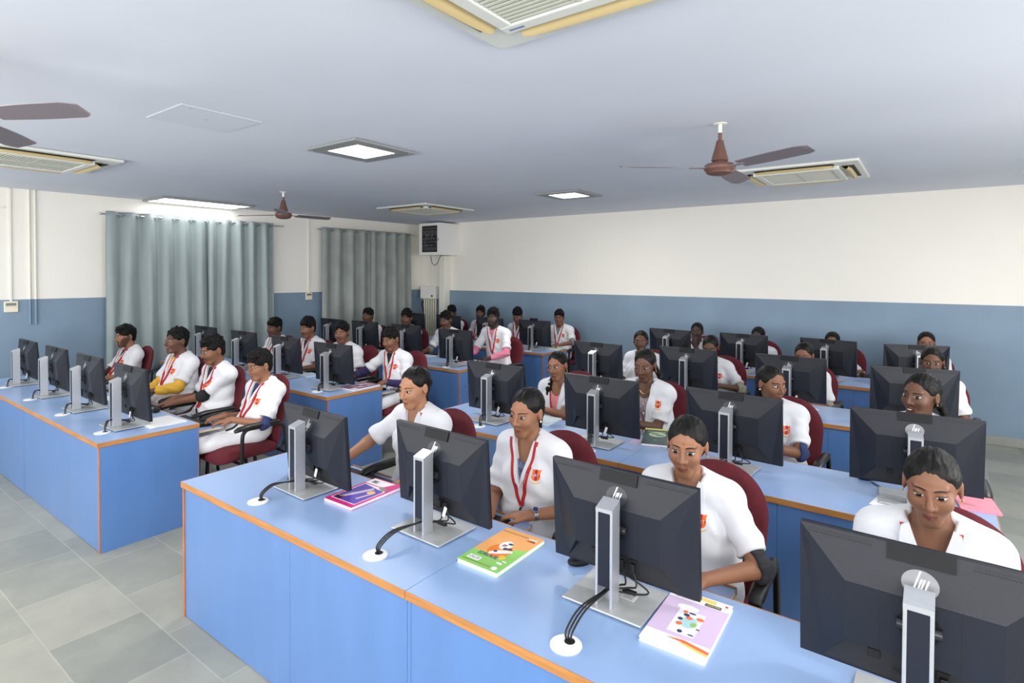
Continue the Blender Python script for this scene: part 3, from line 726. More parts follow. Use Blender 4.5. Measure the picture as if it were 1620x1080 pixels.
book((-.625, 1.822), .205, .335, .014, .03, 'lilac textbook with a flower globe picture on the front desk', (252, 250, 250), [
    ('lilac_field', (214, 192, 224), [[(-1, -.62), (1, -.62), (1, .68), (-1, .68)]]),
    ('orange_stripe', (236, 116, 74), [[(-.35, -.70), (.1, -.72), (1, -.82), (1, -.74), (.2, -.64)]]),
    ('yellow_stripe', (252, 206, 110), [[(.05, -.76), (1, -.89), (1, -.83), (.3, -.73)]]),
    ('white_picture', (240, 244, 250), [rect(-.42, .42, -.5, .32), ell2(-.2, .42, .35, .10)]),
    ('globe', (170, 210, 216), [ell2(.05, -.06, .26, .2)]),
    ('green_patch', (150, 190, 110), [ell2(.22, -.1, .1, .08)]),
    ('flower_print', (228, 120, 80), [ell2(-.2, -.18, .1, .06), ell2(.0, .08, .1, .06), ell2(-.2, .26, .08, .05), ell2(.32, .14, .12, .06)]),
    ('fleck_print', (60, 66, 100), [ell2(-.12, .16, .1, .05), ell2(.02, .26, .12, .03), ell2(-.05, -.42, .08, .05), ell2(.3, -.44, .1, .02), ell2(.4, -.2, .06, .02), ell2(-.24, -.02, .08, .05)]),
    ('yellow_title', (250, 208, 96), [rect(-.1, .5, .84, .95)]),
    ('black_box', (40, 36, 34), [rect(.2, .72, .70, .79)]), ('box_lettering', (244, 220, 140), scrib(.24, .7, .72, .77, 10, 4)),
    ('lettering', (90, 96, 150), scrib(-.8, -.1, .74, .8, 12, 6)), ('dot_print', (210, 70, 80), [ell2(.84, .88, .05, .03)])])
book((-1.525, 3.775), .19, .40, .016, .33, 'dark green textbook on the second-row desk beside gold-chain woman', (30, 74, 66), [
    ('yellow_head', (226, 220, 120), [rect(-1, 1, .78, 1)]), ('picture', (196, 206, 150), [ell2(0, .2, .62, .3)]),
    ('picture_detail', (90, 140, 120), [ell2(-.2, .26, .3, .1), ell2(.2, .1, .3, .1)]), ('lettering', (230, 236, 226), scrib(-.7, .6, .5, .6, 8, 3)), ('seal', (90, 130, 130), [ell2(-.1, -.5, .12, .07)])])
MB_o = book((-1.545, 3.66), .21, .20, .003, .1, 'lilac sheet under the dark green textbook, second row', (214, 190, 222), [], name='paper_sheet', z0=TOP-.0028)
MB_o['category'] = 'paper'
book((-4.615, 3.655), .225, .345, .016, .06, 'colourful textbook at the aisle end of the second curtain-side desk', (120, 44, 74), [
    ('photo', (196, 176, 186), [rect(-.7, .7, -.4, .5)]), ('photo_detail', (92, 70, 130), [rect(-.5, .1, -.3, .1), ell2(.3, .2, .3, .2)]),
    ('yellow_block', (232, 196, 90), [ell2(-.3, .3, .18, .12)]), ('lettering', (240, 236, 236), scrib(-.7, .7, .62, .78, 9, 2)), ('white_corner', (240, 240, 240), [rect(.4, .95, -.95, -.6)])])
def paper(x, y, w_, l_, rz, label, rgb=(246, 246, 248), t=.004, n=1, name='paper_sheet', cat='paper', z0=TOP):
    r = empty(name, (x, y, z0), rz); tag(r, label, cat); rnd = random.Random(int(x*1000))
    m = MB()
    for k in range(n):
        a = rnd.uniform(-.06, .06) if n > 1 else 0; M = Matrix.Rotation(a, 4, 'Z')
        m.box(-w_/2, w_/2, -l_/2, l_/2, k*t/n+.0002, (k+1)*t/n, M=M)
    m.build('sheet', mat('paper_%s' % (rgb,), rgb, .7), r); return r
paper(-4.74, 1.87, .30, .25, .03, 'loose white papers under the front monitor at the aisle end', t=.006, n=5)
paper(-5.60, 3.73, .22, .18, -.1, 'pale blue notebook beside the second-row monitor, curtain-side block', (196, 214, 226), t=.01, name='notebook', cat='notebook')
paper(-4.74, 5.61, .27, .22, -.1, 'white papers with a pink sheet in front of the pink-sleeved man', t=.006, n=4)
paper(-4.86, 5.50, .2, .08, .1, 'pink paper slip beside the third-row monitor, curtain-side block', (226, 150, 176), t=.002, z0=TOP)
paper(.20, 3.65, .16, .215, .12, 'pink folder on the second-row desk corner by the floor', (226, 140, 156), t=.01, name='folder', cat='folder')
paper(-.145, 3.43, .14, .21, -.2, 'white paper beside the large second-row monitor', t=.002)
paper(-1.72, 5.52, .25, .24, -.1, 'white paper sheets in front of the grey-cuffed woman, third row', t=.004, n=2)
paper(-.85, 5.46, .12, .20, .5, 'pale notebook at the third-row monitor stand', (206, 216, 224), t=.008, name='notebook', cat='notebook')
paper(-4.62, 7.33, .22, .2, .2, 'pale paper under the hand of the back-row boy in glasses', (226, 232, 210), t=.003, n=2)
paper(-2.40, 3.69, .17, .22, .06, 'white notebook in front of the pink-kurta woman', (222, 232, 234), t=.012, name='notebook', cat='notebook')
paper(-6.0, 1.93, .2, .16, .1, 'white paper in front of the heavyset man', t=.003)
paper(-5.62, 5.62, .24, .18, .05, 'pale paper before the man looking down, third row', (206, 218, 232), t=.003)

# ------------------------------------------------------------------ chairs
def chair_proto():
    r = empty('office_chair')
    pw = lambda v, e: math.copysign(abs(v)**e, v)
    V = []; Ff = []; nu, nv = 40, 14
    for j in range(nv+1):
        a = -PI/2+PI*j/nv
        for i in range(nu):
            b2 = 2*PI*i/nu; cc = pw(math.cos(a), .45)
            x = .25*cc*pw(math.cos(b2), .38); y = .25*cc*pw(math.sin(b2), .38); zz = .485+.044*pw(math.sin(a), .75)
            t = (-y-.08)/.17
            if t > 0: zz -= .03*min(1, t)**2
            if math.sin(a) > 0: zz += .012*(1-(x/.25)**2)*(1-(y/.25)**2)
            V.append((x, y, zz))
    for j in range(nv):
        for i in range(nu): Ff.append([j*nu+i, j*nu+(i+1) % nu, (j+1)*nu+(i+1) % nu, (j+1)*nu+i])
    mk('seat', V, Ff, M_maroon, r, True)
    # backrest: rounded shield, curved in plan, leaning back
    nx, nz = 18, 30; V = []; Ff = []
    for side in (0, 1):
        for j in range(nz+1):
            t = 1-(1-j/nz)**1.9
            for i in range(nx+1):
                u = -1+2*i/nx
                hw = .235*(1-.10*(1-t)**2)
                # superellipse outline
                k = 1.0
                if t > .60: k = max(.0, 1-((t-.60)/.40)**2.3)**.48
                if t < .10: k = (1-((.10-t)/.10)**2.2*.35)
                x = u*hw*k
                z = .47+.56*t
                th = .036*(1-abs(u)**5)*min(1, (1-t)*9+.15)*min(1, t*9+.2)
                y = .262+.115*t-.030*(x/.235)**2+(.012*math.sin(PI*min(1, t*1.6)) if side == 0 else 0)*0
                y += -.018*math.exp(-((t-.25)/.2)**2)
                V.append((x, y+(th if side else -th), z))
    N = (nx+1)*(nz+1)
    for side in (0, 1):
        for j in range(nz):
            for i in range(nx):
                q = [side*N+j*(nx+1)+i, side*N+j*(nx+1)+i+1, side*N+(j+1)*(nx+1)+i+1, side*N+(j+1)*(nx+1)+i]
                Ff.append(q if side == 0 else q[::-1])
    bd = [j*(nx+1) for j in range(nz+1)]+[nz*(nx+1)+i for i in range(1, nx+1)]+[j*(nx+1)+nx for j in range(nz-1, -1, -1)]+[i for i in range(nx-1, 0, -1)]
    for k in range(len(bd)):
        a, b2 = bd[k], bd[(k+1) % len(bd)]; Ff.append([a, b2, N+b2, N+a])
    mk('backrest', V, Ff, M_maroon, r, True)
    for s in (-1, 1):
        x = s*.275
        pts = [(x, -.12, .005), (x, -.105, .40), (x, -.10, .62), (x, -.085, .67), (x, -.05, .69), (x, .05, .69), (x, .17, .69), (x, .225, .675), (x, .25, .62), (x, .28, .40), (x, .33, .005)]
        MB().tube(spline(pts, 5), .0145, 10).build('side_frame', M_black, r, True)
        m = MB()
        prof = [(-.16, .006), (-.155, .018), (-.13, .026), (-.05, .027), (.08, .026), (.17, .023), (.2, .014), (.205, .004)]
        V = []; Ff = []; n = 12
        for (yy, rr) in prof:
            for k in range(n): V.append((x+rr*1.15*math.cos(2*PI*k/n), yy, .712+rr*.72*math.sin(2*PI*k/n)-(.02*max(0, (-.1-yy)/.06))))
        for i in range(len(prof)-1):
            for k in range(n): Ff.append([i*n+k, (i+1)*n+k, (i+1)*n+(k+1) % n, i*n+(k+1) % n])
        Ff.append(list(range(n))); Ff.append([(len(prof)-1)*n+k for k in range(n)][::-1])
        m.add(V, Ff); m.build('armrest', M_pad, r, True)
        MB().tube(spline([(s*.16, .24, .45), (s*.16, .30, .46), (s*.16, .335, .56), (s*.16, .355, .74)], 5), .011, 8).build('back_support', M_black, r, True)
    MB().tube([(-.275, -.11, .435), (.275, -.11, .435)], .012, 8).build('front_rail', M_black, r, True)
    MB().tube([(-.275, .27, .435), (.275, .27, .435)], .012, 8).build('rear_rail', M_black, r, True)
    return r
PC = chair_proto()
# ------------------------------------------------------------------ people: implicit surfaces meshed with surface nets
f32 = np.float32
def A3(*v): return np.array(v, dtype=f32)
def smin(a, b, k):
    h = np.maximum(k-np.abs(a-b), 0)/k; return np.minimum(a, b)-h*h*k*.25
def smax(a, b, k): return -smin(-a, -b, k)
def rc(P, a, b, r1, r2):
    a = A3(*a); b = A3(*b); ba = b-a; d = float(ba@ba)+1e-9; t = np.clip(((P-a)@ba)/d, 0, 1)
    q = P-a-t[:, None]*ba; return np.sqrt(np.einsum('ij,ij->i', q, q))-(r1+(r2-r1)*t)
def ell(P, c, r):
    q = (P-A3(*c)); r = A3(*r); k0 = np.sqrt((((q/r))**2).sum(1)); k1 = np.sqrt(((q/(r*r))**2).sum(1))+1e-6
    return k0*(k0-1)/k1
def sph(P, c, r): return np.sqrt(((P-A3(*c))**2).sum(1))-r
def nois(P, f, s):
    x, y, z = P[:, 0]*f+s, P[:, 1]*f+2*s, P[:, 2]*f+3*s
    return (np.sin(x*1.3+1.7*np.sin(y*.9+z*.4))+np.sin(y*1.1+1.6*np.sin(z*1.2+x*.3))+np.sin(z*1.2+1.5*np.sin(x*.8-y*.7)))/3
CORN = np.array([[i, j, k] for i in (0, 1) for j in (0, 1) for k in (0, 1)])
EDG = [(a, b) for a in range(8) for b in range(a+1, 8) if np.abs(CORN[a]-CORN[b]).sum() == 1]
def snet(f, lo, hi, h, R=None, c=None, drop=None, s=4):
    """mesh the zero set of f inside a box (optionally in a rotated frame p = c + R q)"""
    lo = np.array(lo, float); n = np.ceil((np.array(hi)-lo)/h/s).astype(int)
    def W(q):
        q = q.astype(f32); return q if R is None else (q@R.T.astype(f32)+c.astype(f32))
    bi = np.stack(np.meshgrid(*[np.arange(k) for k in n], indexing='ij'), -1).reshape(-1, 3)
    bc = lo+(bi+.5)*s*h; db = f(W(bc)); act = np.abs(db) < s*h*.87*1.9+.004
    N = n*s+1
    D = np.repeat(np.repeat(np.repeat(db.reshape(n), s, 0), s, 1), s, 2); V = np.empty(N, f32); V[:-1, :-1, :-1] = D
    V[-1] = V[-2]; V[:, -1] = V[:, -2]; V[:, :, -1] = V[:, :, -2]
    M = np.zeros(N, bool); o = np.arange(s+1)
    ab = bi[act]*s
    off = np.stack(np.meshgrid(o, o, o, indexing='ij'), -1).reshape(-1, 3)
    idx = (ab[:, None, :]+off[None]).reshape(-1, 3); M[idx[:, 0], idx[:, 1], idx[:, 2]] = True
    pi = np.argwhere(M); V[M] = f(W(lo+pi*h))
    ins = V < 0
    cnt = np.zeros(N-1, np.int8)
    for (i, j, k) in CORN: cnt += ins[i:N[0]-1+i, j:N[1]-1+j, k:N[2]-1+k]
    ac = np.argwhere((cnt > 0) & (cnt < 8))
    if len(ac) == 0: return np.zeros((0, 3)), np.zeros((0, 4), int)
    cv = np.stack([V[ac[:, 0]+i, ac[:, 1]+j, ac[:, 2]+k] for (i, j, k) in CORN], 1)
    acc = np.zeros((len(ac), 3)); num = np.zeros(len(ac))
    for a, b in EDG:
        va, vb = cv[:, a], cv[:, b]; x = (va < 0) != (vb < 0); t = np.where(x, va/np.where(x, va-vb, 1), 0)
        acc += x[:, None]*(CORN[a]+t[:, None]*(CORN[b]-CORN[a])); num += x
    vert = lo+(ac+acc/num[:, None])*h
    ID = np.full(N-1, -1, np.int32); ID[ac[:, 0], ac[:, 1], ac[:, 2]] = np.arange(len(ac))
    Q = []
    for ax in range(3):
        u, v = (ax+1) % 3, (ax+2) % 3
        s0 = [slice(None)]*3; s1 = [slice(None)]*3; s0[ax] = slice(0, -1); s1[ax] = slice(1, None)
        a = ins[tuple(s0)]; b = ins[tuple(s1)]; e = np.argwhere(a != b)
        e = e[(e[:, u] > 0) & (e[:, v] > 0) & (e[:, u] < N[u]-1) & (e[:, v] < N[v]-1)]
        if len(e) == 0: continue
        du = np.zeros(3, int); du[u] = 1; dv = np.zeros(3, int); dv[v] = 1
        q = np.stack([ID[tuple((e-du-dv).T)], ID[tuple((e-dv).T)], ID[tuple(e.T)], ID[tuple((e-du).T)]], 1)
        fl = a[tuple(e.T)]; q = np.where(fl[:, None], q, q[:, ::-1]); Q.append(q)
    Q = np.concatenate(Q); Q = Q[(Q >= 0).all(1)]
    P = vert if R is None else vert@R.T+c
    if drop is not None and len(Q):
        Q = Q[~drop(P[Q].mean(1))]
    used = np.unique(Q); rm = np.full(len(P), -1); rm[used] = np.arange(len(used)); return P[used], rm[Q]
def frontproj(f, X, Z, y0=-.42, n=46, it=2):
    """march along +y from the front onto the surface f=0"""
    P = np.stack([X, np.full_like(X, y0), Z], 1).astype(f32); hit = np.zeros(len(X), bool)
    for _ in range(n):
        d = f(P); P[:, 1] += np.where(P[:, 1] < .35, np.clip(d, -.01, .05)*.8, 0)
    return P
def patch(f, X, Z, off, y0=-.42, rim=True):
    nu, nv = X.shape; P = frontproj(f, X.ravel(), Z.ravel(), y0)
    e = 2e-3; g = np.stack([f(P+A3(e, 0, 0))-f(P-A3(e, 0, 0)), f(P+A3(0, e, 0))-f(P-A3(0, e, 0)), f(P+A3(0, 0, e))-f(P-A3(0, 0, e))], 1)
    g /= np.linalg.norm(g, axis=1, keepdims=True)+1e-9
    T = P+g*np.asarray(off).reshape(-1, 1); Bm = P-g*.004; n = nu*nv
    Q = [[i*nv+j, i*nv+j+1, (i+1)*nv+j+1, (i+1)*nv+j] for i in range(nu-1) for j in range(nv-1)]
    V = T
    if rim:
        bd = [j for j in range(nv)]+[i*nv+nv-1 for i in range(1, nu)]+[(nu-1)*nv+j for j in range(nv-2, -1, -1)]+[i*nv for i in range(nu-2, 0, -1)]
        V = np.concatenate([T, Bm]); Q += [[bd[k], n+bd[k], n+bd[(k+1) % len(bd)], bd[(k+1) % len(bd)]] for k in range(len(bd))]
    return V, np.array(Q)
def rot(yaw, pitch, roll):
    return np.array(Matrix.Rotation(yaw, 3, 'Z') @ Matrix.Rotation(pitch, 3, 'X') @ Matrix.Rotation(roll, 3, 'Y'))
SKIN = {'a': (170, 122, 93), 'b': (146, 101, 75), 'c': (124, 84, 62), 'd': (98, 66, 50), 'e': (72, 50, 42)}
def skin(k): return mat('skin_'+k, SKIN[k], .5, var=.05, vscale=14, bump=.04, bscale=220, spec=.4)
def lipm(k):
    c = SKIN[k]; return mat('lip_'+k, (int(c[0]*.90), int(c[1]*.74), int(c[2]*.76)), .4)

def person(p):
    near = p['lod']
    hs = p.get('hs', 1.0); sex = p['sex']; bulk = p.get('bulk', 1.0); seed = p['seed']
    X, Y = p['root']; O = np.array([X, Y, 0.0])
    hc = np.array(p['hc'])-O
    Rh = rot(math.radians(p.get('yaw', 0)), math.radians(p.get('pitch', 8)), math.radians(p.get('roll', 0))).astype(f32)
    ty = math.radians(p.get('ty', 0)); ct, st = math.cos(ty), math.sin(ty)
    nb = hc+np.array([0, .045, -.152])*np.array([1, 1, hs]); pc = np.array([0, 0, .60])
    sw = (.157 if sex == 'F' else .176)*(.5+.5*bulk)
    def tw(v): return np.array([v[0]*ct-v[1]*st, v[0]*st+v[1]*ct, v[2]])
    hd = lambda P: ((P-hc.astype(f32))@Rh)/hs
    # ---- head field in its own frame
    def f_head(q):
        d = ell(q, (0, .018, .03), (.0745, .095, .088))
        F_ = sex == 'F'
        d = smin(d, ell(q, (0, -.020, -.028), (.0560 if F_ else .0605, .073, .083)), .03)
        cw = .012 if F_ else .021
        d = smin(d, rc(q, (-cw, -.062, -.095), (cw, -.062, -.095), .019, .019), .03)
        ax = np.abs(q[:, 0]); m = np.stack([ax, q[:, 1], q[:, 2]], 1)
        d = smin(d, sph(m, (.037, -.058, -.022), .023) if F_ else sph(m, (.039, -.058, -.024), .025), .03)
        d = smin(d, rc(m, (.006, -.0805 if F_ else -.083, .033), (.040, -.069 if F_ else -.071, .036), .008, .006), .016)
        d = smax(d, -sph(m, (.031, -.102, .010), .0125), .016)
        d = smin(d, sph(m, (.0305, -.0765, .010), .0125), .004)
        d = smin(d, rc(q, (0, -.086, .020), (0, -.1095, -.0220), .0065, .0105), .010)
        d = smin(d, sph(m, (.0125, -.0965, -.0260), .0088), .007)
        d = smax(d, -sph(m, (.0065, -.104, -.034), .0035), .004)
        d = smin(d, rc(m, (0, -.0915, -.0555), (.020, -.082, -.0585), .0058, .003), .007)
        d = smin(d, rc(m, (0, -.0905, -.0665), (.017, -.082, -.0640), .0072, .0035), .007)
        e = ell(m, (.079, .014, .0), (.0075, .019, .032)); e = smax(e, -ell(m, (.088, .008, .002), (.006, .010, .019)), .004)
        d = smin(d, e, .008)
        return d
    neckT = hc+Rh@A3(0, .026, -.055)*hs
    sh = [nb+tw((s*sw, .012, -.052)) for s in (-1, 1)]
    # ---- arms by two-bone reach
    UL, FL = p.get('ul', .275), p.get('fl', .245)
    arms = []
    for s, key in ((0, 'wr'), (1, 'wl')):
        w = np.array(p[key])-O if key in p else np.array([(-.10, .10)[s], -.25, .722])
        a = sh[s]; v = w-a; L_ = np.linalg.norm(v); mx_ = (UL+FL)*.995
        if L_ > mx_: w = a+v*mx_/L_; v = w-a; L_ = mx_
        t = (UL**2-FL**2+L_**2)/(2*L_); hh = math.sqrt(max(UL**2-t*t, 1e-6)); dv = v/L_
        pole = np.array(p.get(('pr', 'pl')[s], ((-1, 1)[s]*.55, .35, -1.0))); pole = pole-dv*(pole@dv); pole /= np.linalg.norm(pole)
        arms.append((a, a+dv*t+pole*hh, w))
    # ---- hands
    HB = []; HBt = []
    for s in (0, 1):
        a, e, w = arms[s]; hp = p.get(('hr', 'hl')[s])
        d = np.array(hp if hp else ((.25, -.25)[s], -1, -.12), float); d /= np.linalg.norm(d)
        n = np.array(p.get(('nr', 'nl')[s], (0, 0, 1)), float); n = n-d*(n@d); n /= np.linalg.norm(n); u = np.cross(d, n)*(1, -1)[s]   # u towards the thumb
        HB.append((w, d, u, n))
    def f_hand(P, s):
        w, d, u, n = HB[s]; q = P-w.astype(f32); Bq = np.stack([u, d, n], 1).astype(f32); q = q@Bq
        o = rc(q, (0, .0, 0), (0, .03, 0), .022, .022)
        o = smin(o, ell(q, (0, .048, 0), (.040, .047, .0155)), .02)
        cu = p.get('curl', 1.0)
        for k, (x0, L0, sp) in enumerate([(.027, .040, .10), (.0095, .045, .03), (-.0085, .042, -.04), (-.0255, .033, -.12)]):
            b0 = np.array([x0, .083-(.006*(k == 3)), .003]); c1 = b0+np.array([sp*L0, L0*.95, -.30*L0*cu]); c2 = c1+np.array([sp*L0*.4, L0*.55*math.cos(.9*cu), -L0*.62*math.sin(.9*cu)-.002])
            g = np.minimum(rc(q, b0, c1, .0088, .0080), rc(q, c1, c2, .0080, .0066)); o = smin(o, g, .007)
        t0 = np.array([.024, .018, -.004]); t1 = t0+np.array([.026, .030, -.008]); t2 = t1+np.array([.006, .030, -.006])
        o = smin(o, np.minimum(rc(q, t0, t1, .0125, .0095), rc(q, t1, t2, .0095, .0078)), .010)
        return o
    hips = [pc+np.array([s*.085, -.02, -.025]) for s in (-1, 1)]
    knees = [np.array([s*.115+p.get('kdx', 0), -.47, .53]) for s in (-1, 1)]; ank = [np.array([s*.115+1.3*p.get('kdx', 0), -.45, .11]) for s in (-1, 1)]
    # ---- torso in sheared coordinates (centre line pelvis -> neck)
    def tors(P):
        t = np.clip((P[:, 2]-pc[2])/(nb[2]-pc[2]), -.2, 1.15)
        cx = pc[0]+(nb[0]-pc[0])*t; cy = pc[1]+(nb[1]-pc[1])*t+.018*np.sin(np.clip(t, 0, 1)*PI)
        a = P[:, 0]-cx; b = P[:, 1]-cy
        return np.stack([a*ct+b*st, -a*st+b*ct, P[:, 2]-nb[2]], 1)
    tl = nb[2]-pc[2]
    bx = bulk
    def f_torso(q):
        d = ell(q, (0, .005, -.19), (.156*bx, .099*bx, .20))
        d = smin(d, rc(q, (-sw, .010, -.057), (sw, .010, -.057), .050, .050), .07)
        m = np.stack([np.abs(q[:, 0]), q[:, 1], q[:, 2]], 1)
        d = smin(d, rc(m, (.03, .02, .0), (sw*.85, .014, -.042), .045, .048), .05)
        d = smin(d, ell(q, (0, .0, -tl*.70), (.145*bx, .108*bx, .19)), .08)
        d = smin(d, ell(q, (0, .0, -tl), (.175*bx, .125*bx, .115)), .08)
        if sex == 'F': d = smin(d, ell(m, (.072, -.075, -.185), (.062, .052, .066)), .05)
        return d
    hcf = hc.astype(f32); nbt = tuple(nb+np.array([0, .006, -.03])); nT = tuple(neckT)
    nr = .046 if sex == 'F' else .052*(.6+.4*bulk)
    def f_body(P):
        d = np.full(len(P), 9, f32)
        q = hd(P); nearh = np.abs(q).max(1) < .26
        d[nearh] = f_head(q[nearh])*hs
        d[~nearh] = np.minimum(d[~nearh], np.sqrt((q[~nearh]**2).sum(1))-.12)
        d = smin(d, rc(P, nbt, nT, nr*1.06, nr), .02)
        d = smin(d, f_torso(tors(P))+.004, .03)
        for s in (0, 1):
            a, e, w = arms[s]; k = bulk**.7
            d = smin(d, rc(P, a, e, .046*k, .038*k), .03); d = smin(d, rc(P, e, w, .037*k, .0245), .012)
            m = np.sqrt(((P-w.astype(f32))**2).sum(1)) < .24
            if m.any(): d[m] = smin(d[m], f_hand(P[m], s), .012)
        for s in (0, 1):
            d = smin(d, rc(P, hips[s], knees[s], .075*bulk, .052), .03); d = smin(d, rc(P, knees[s], ank[s], .052, .036), .02)
            d = smin(d, rc(P, ank[s]+np.array([0, .02, -.055]), ank[s]+np.array([0, -.12, -.065]), .032, .028), .02)
        return d
    vd = p.get('vd', .17 if sex == 'F' else .15)
    vwd = p.get('vwd', .062)
    def vw(z): return np.clip(vwd*(z+vd)/(vd+.02), -.02, vwd+.013)
    sl = p.get('sleeve', .80)
    fold = p.get('fold', 1.2)
    def f_coat0(P):
        q = tors(P); d = f_torso(q)-.0155
        d = smin(d, ell(q, (0, -.01, -tl*.86), (.185*bulk, .135*bulk, .16)), .06)
        # waist and armpit wrinkles
        d = d+.0055*fold*np.sin(q[:, 2]*50+6*nois(q, 6, seed)+np.abs(q[:, 0])*30)*np.clip(-(q[:, 2]+.14)*5, 0, 1)+.0040*fold*nois(q, 19, seed)
        aq = np.abs(q[:, 0]); fd = np.sin((aq*.8+q[:, 2]*.6)*95+3*nois(q, 8, seed))
        d = d+.0045*fold*fd*np.exp(-((aq-.13)/.05)**2-((q[:, 2]+.13)/.07)**2)
        for s in (0, 1):
            a, e, w = arms[s]; e2 = a+(e-a)*sl; ax = ((e-a)/np.linalg.norm(e-a)).astype(f32)
            c = rc(P, a, e2+(e-a)*.12, .054*bulk**.5, .063*bulk**.5)
            al = (P-a.astype(f32))@ax
            c = c+.0050*fold*np.sin(al*70+5*nois(P, 8, seed+3))*np.clip(al*5, 0, 1)
            c = smax(c, (P-e2.astype(f32))@ax, .006)
            d = smin(d, c, .022)
        for s in (0, 1):
            c = rc(P, hips[s], hips[s]+(knees[s]-hips[s])*.90, .090*bulk, .078); kx = ((knees[s]-hips[s])/np.linalg.norm(knees[s]-hips[s])).astype(f32)
            c = smax(c, (P-(hips[s]+(knees[s]-hips[s])*.86).astype(f32))@kx, .01)+.004*nois(P, 17, seed)
            d = smin(d, c, .05)
        d = smax(d, .522-.10*np.clip(-P[:, 1]-.1, 0, .4)-P[:, 2], .02)
        # stand-up back collar
        r = np.sqrt(q[:, 0]**2+(q[:, 1]-.004)**2); zc = .010+.18*np.clip(q[:, 1]+.02, -.05, .12)
        ring = np.sqrt((r-(nr+.013))**2+((q[:, 2]-zc)/2.3)**2)-.0085
        d = smin(d, ring, .012)
        return d
    def f_coat(P):
        q = tors(P); d = f_coat0(P); ts = f_torso(q)+.012
        wedge = np.maximum(np.maximum(np.abs(q[:, 0])-vw(q[:, 2]), q[:, 1]+.012), -(q[:, 2]+vd))
        cut = np.maximum(wedge, -ts); nk = rc(P, tuple(nb+np.array([0, .0, -.02])), tuple(nb+np.array([0, -.02, .10])), nr+.004, nr+.006)
        return smax(smax(d, -cut, .004), -nk, .004)
    inner = p.get('inner')
    def f_shirt(P):
        q = tors(P); d = np.maximum(np.maximum(f_torso(q)-.0055, -.27-q[:, 2]), np.abs(q[:, 0])-vwd-.03)
        d = np.maximum(d, q[:, 1]-.03)
        d = np.maximum(d, .03+q[:, 2]-.30*np.abs(q[:, 0])-.25*q[:, 1]) if sex == 'F' else np.maximum(d, q[:, 2]-.012-.25*q[:, 1])
        if sex == 'M':
            r = np.sqrt(q[:, 0]**2+(q[:, 1]-.004)**2); ring = np.sqrt((r-(nr+.006))**2+((q[:, 2]-.006-.12*q[:, 1])/2.2)**2)-.005
            ring = np.maximum(ring, .012-np.abs(q[:, 0])*1.0-np.clip(q[:, 1]+.03, 0, 1)*9); d = smin(d, ring, .008)
        else:
            d = np.maximum(d, -(np.sqrt(q[:, 0]**2+((q[:, 2]+.02)/1.35)**2)-.058+np.clip(q[:, 1]+.01, 0, 1)*5))
        return d
    for_sleeve = p.get('cuff')            # (colour, start, end along upper arm, forearm end)
    def f_cuff(P, s):
        a, e, w = arms[s]; c0, c1 = p['cuff'][1], p['cuff'][2]; k = bulk**.5
        ax = ((e-a)/np.linalg.norm(e-a)).astype(f32); fx = ((w-e)/np.linalg.norm(w-e)).astype(f32)
        d = rc(P, a+(e-a)*max(c0, .66), e, .043*k, .049*k)
        if c1 > 0: d = smin(d, rc(P, e, e+(w-e)*c1, .049*k, .049*k-.014*c1), .02); d = smax(d, (P-(e+(w-e)*c1).astype(f32))@fx, .003)
        d = d+.0028*np.sin(((P-a.astype(f32))@ax)*110+3*nois(P, 11, seed))
        return d
    # ---- hair
    ht = p['hair']
    def f_hair(q):
        x, y, z = q[:, 0], q[:, 1], q[:, 2]; ax = np.abs(x)
        if sex == 'F':
            d = ell(q, (0, .023, .033), (.0815, .1015, .0935))
            d = d-.0016*np.sin(ax*260+y*90)*np.clip((z-.02)*12, 0, 1)*.6
            hz = p.get('hln', .076)
            fx, fz = .0640, hz-.008
            d = smin(d, ell(q, (0, .045, -.02), (.0665, .062, .064)), .02)
            face = (np.sqrt((x/fx)**2+((z+.03)/(fz+.03))**2)-1)*.05+.0022*nois(q, 110, seed); face = np.maximum(face, y+.012-.25*np.clip(-z, 0, .1))
            d = d+.0070*np.clip(1-face/.022, 0, 1)**1.5+.003*np.exp(-(x/.004)**2)*(z > .06)*np.clip(face*60, 0, 1)
            d = smax(d, -face, .004); zc = .010-np.clip((y-.022)/.022, 0, 1)*.088
            d = smax(d, zc-z, .012)
            if 'pony' in ht: d = smin(d, rc(q, (0, .112, -.01), (0, .128, -.05), .026, .022), .02); d = smin(d, rc(q, (0, .125, -.05), (0, .105, -.19), .021, .012), .015)
            if 'bun' in ht: d = smin(d, ell(q, (0, .118, -.012), (.034, .03, .034)), .015)
            if 'braid' in ht:
                s = p.get('bs', 1); pts = [(s*.02, .11, -.03), (s*.062, .075, -.085), (s*.085, .0, -.135), (s*.092, -.055, -.19), (s*.088, -.075, -.25), (s*.080, -.078, -.31), (s*.078, -.078, -.345)]
                rr = [.024, .023, .022, .022, .019, .015, .007]
                for k in range(6): d = smin(d, rc(q, pts[k], pts[k+1], rr[k], rr[k+1])+.003*np.sin(z*150+x*60), .012)
            if 'loose' in ht:
                d = smin(d, rc(q, (0, .085, .0), (0, .085, -.10), .052, .045), .03); d = smin(d, rc(q, (0, .085, -.10), (0, .075, -.21), .045, .03), .02)
            if 'side' in ht:
                s = p.get('bs', 1); d = smin(d, rc(q, (s*.03, .11, -.03), (s*.095, .06, -.11), .024, .02), .02); d = smin(d, rc(q, (s*.095, .06, -.11), (s*.11, .03, -.17), .02, .012), .012)
            return d+.0015*nois(q, 120, seed)
        vol = p.get('vol', .012)
        d = ell(q, (0, .012, .040+vol*.3), (.0815, .103+vol*.2, .090+vol))
        d = d+np.clip((.035-z)/.09, 0, 1)*.007
        rag = .006*nois(q, 95, seed)+.004*nois(q, 190, seed+2)
        d = smin(d, ell(q, (0, .045, -.018), (.0655, .058, .062)), .02)
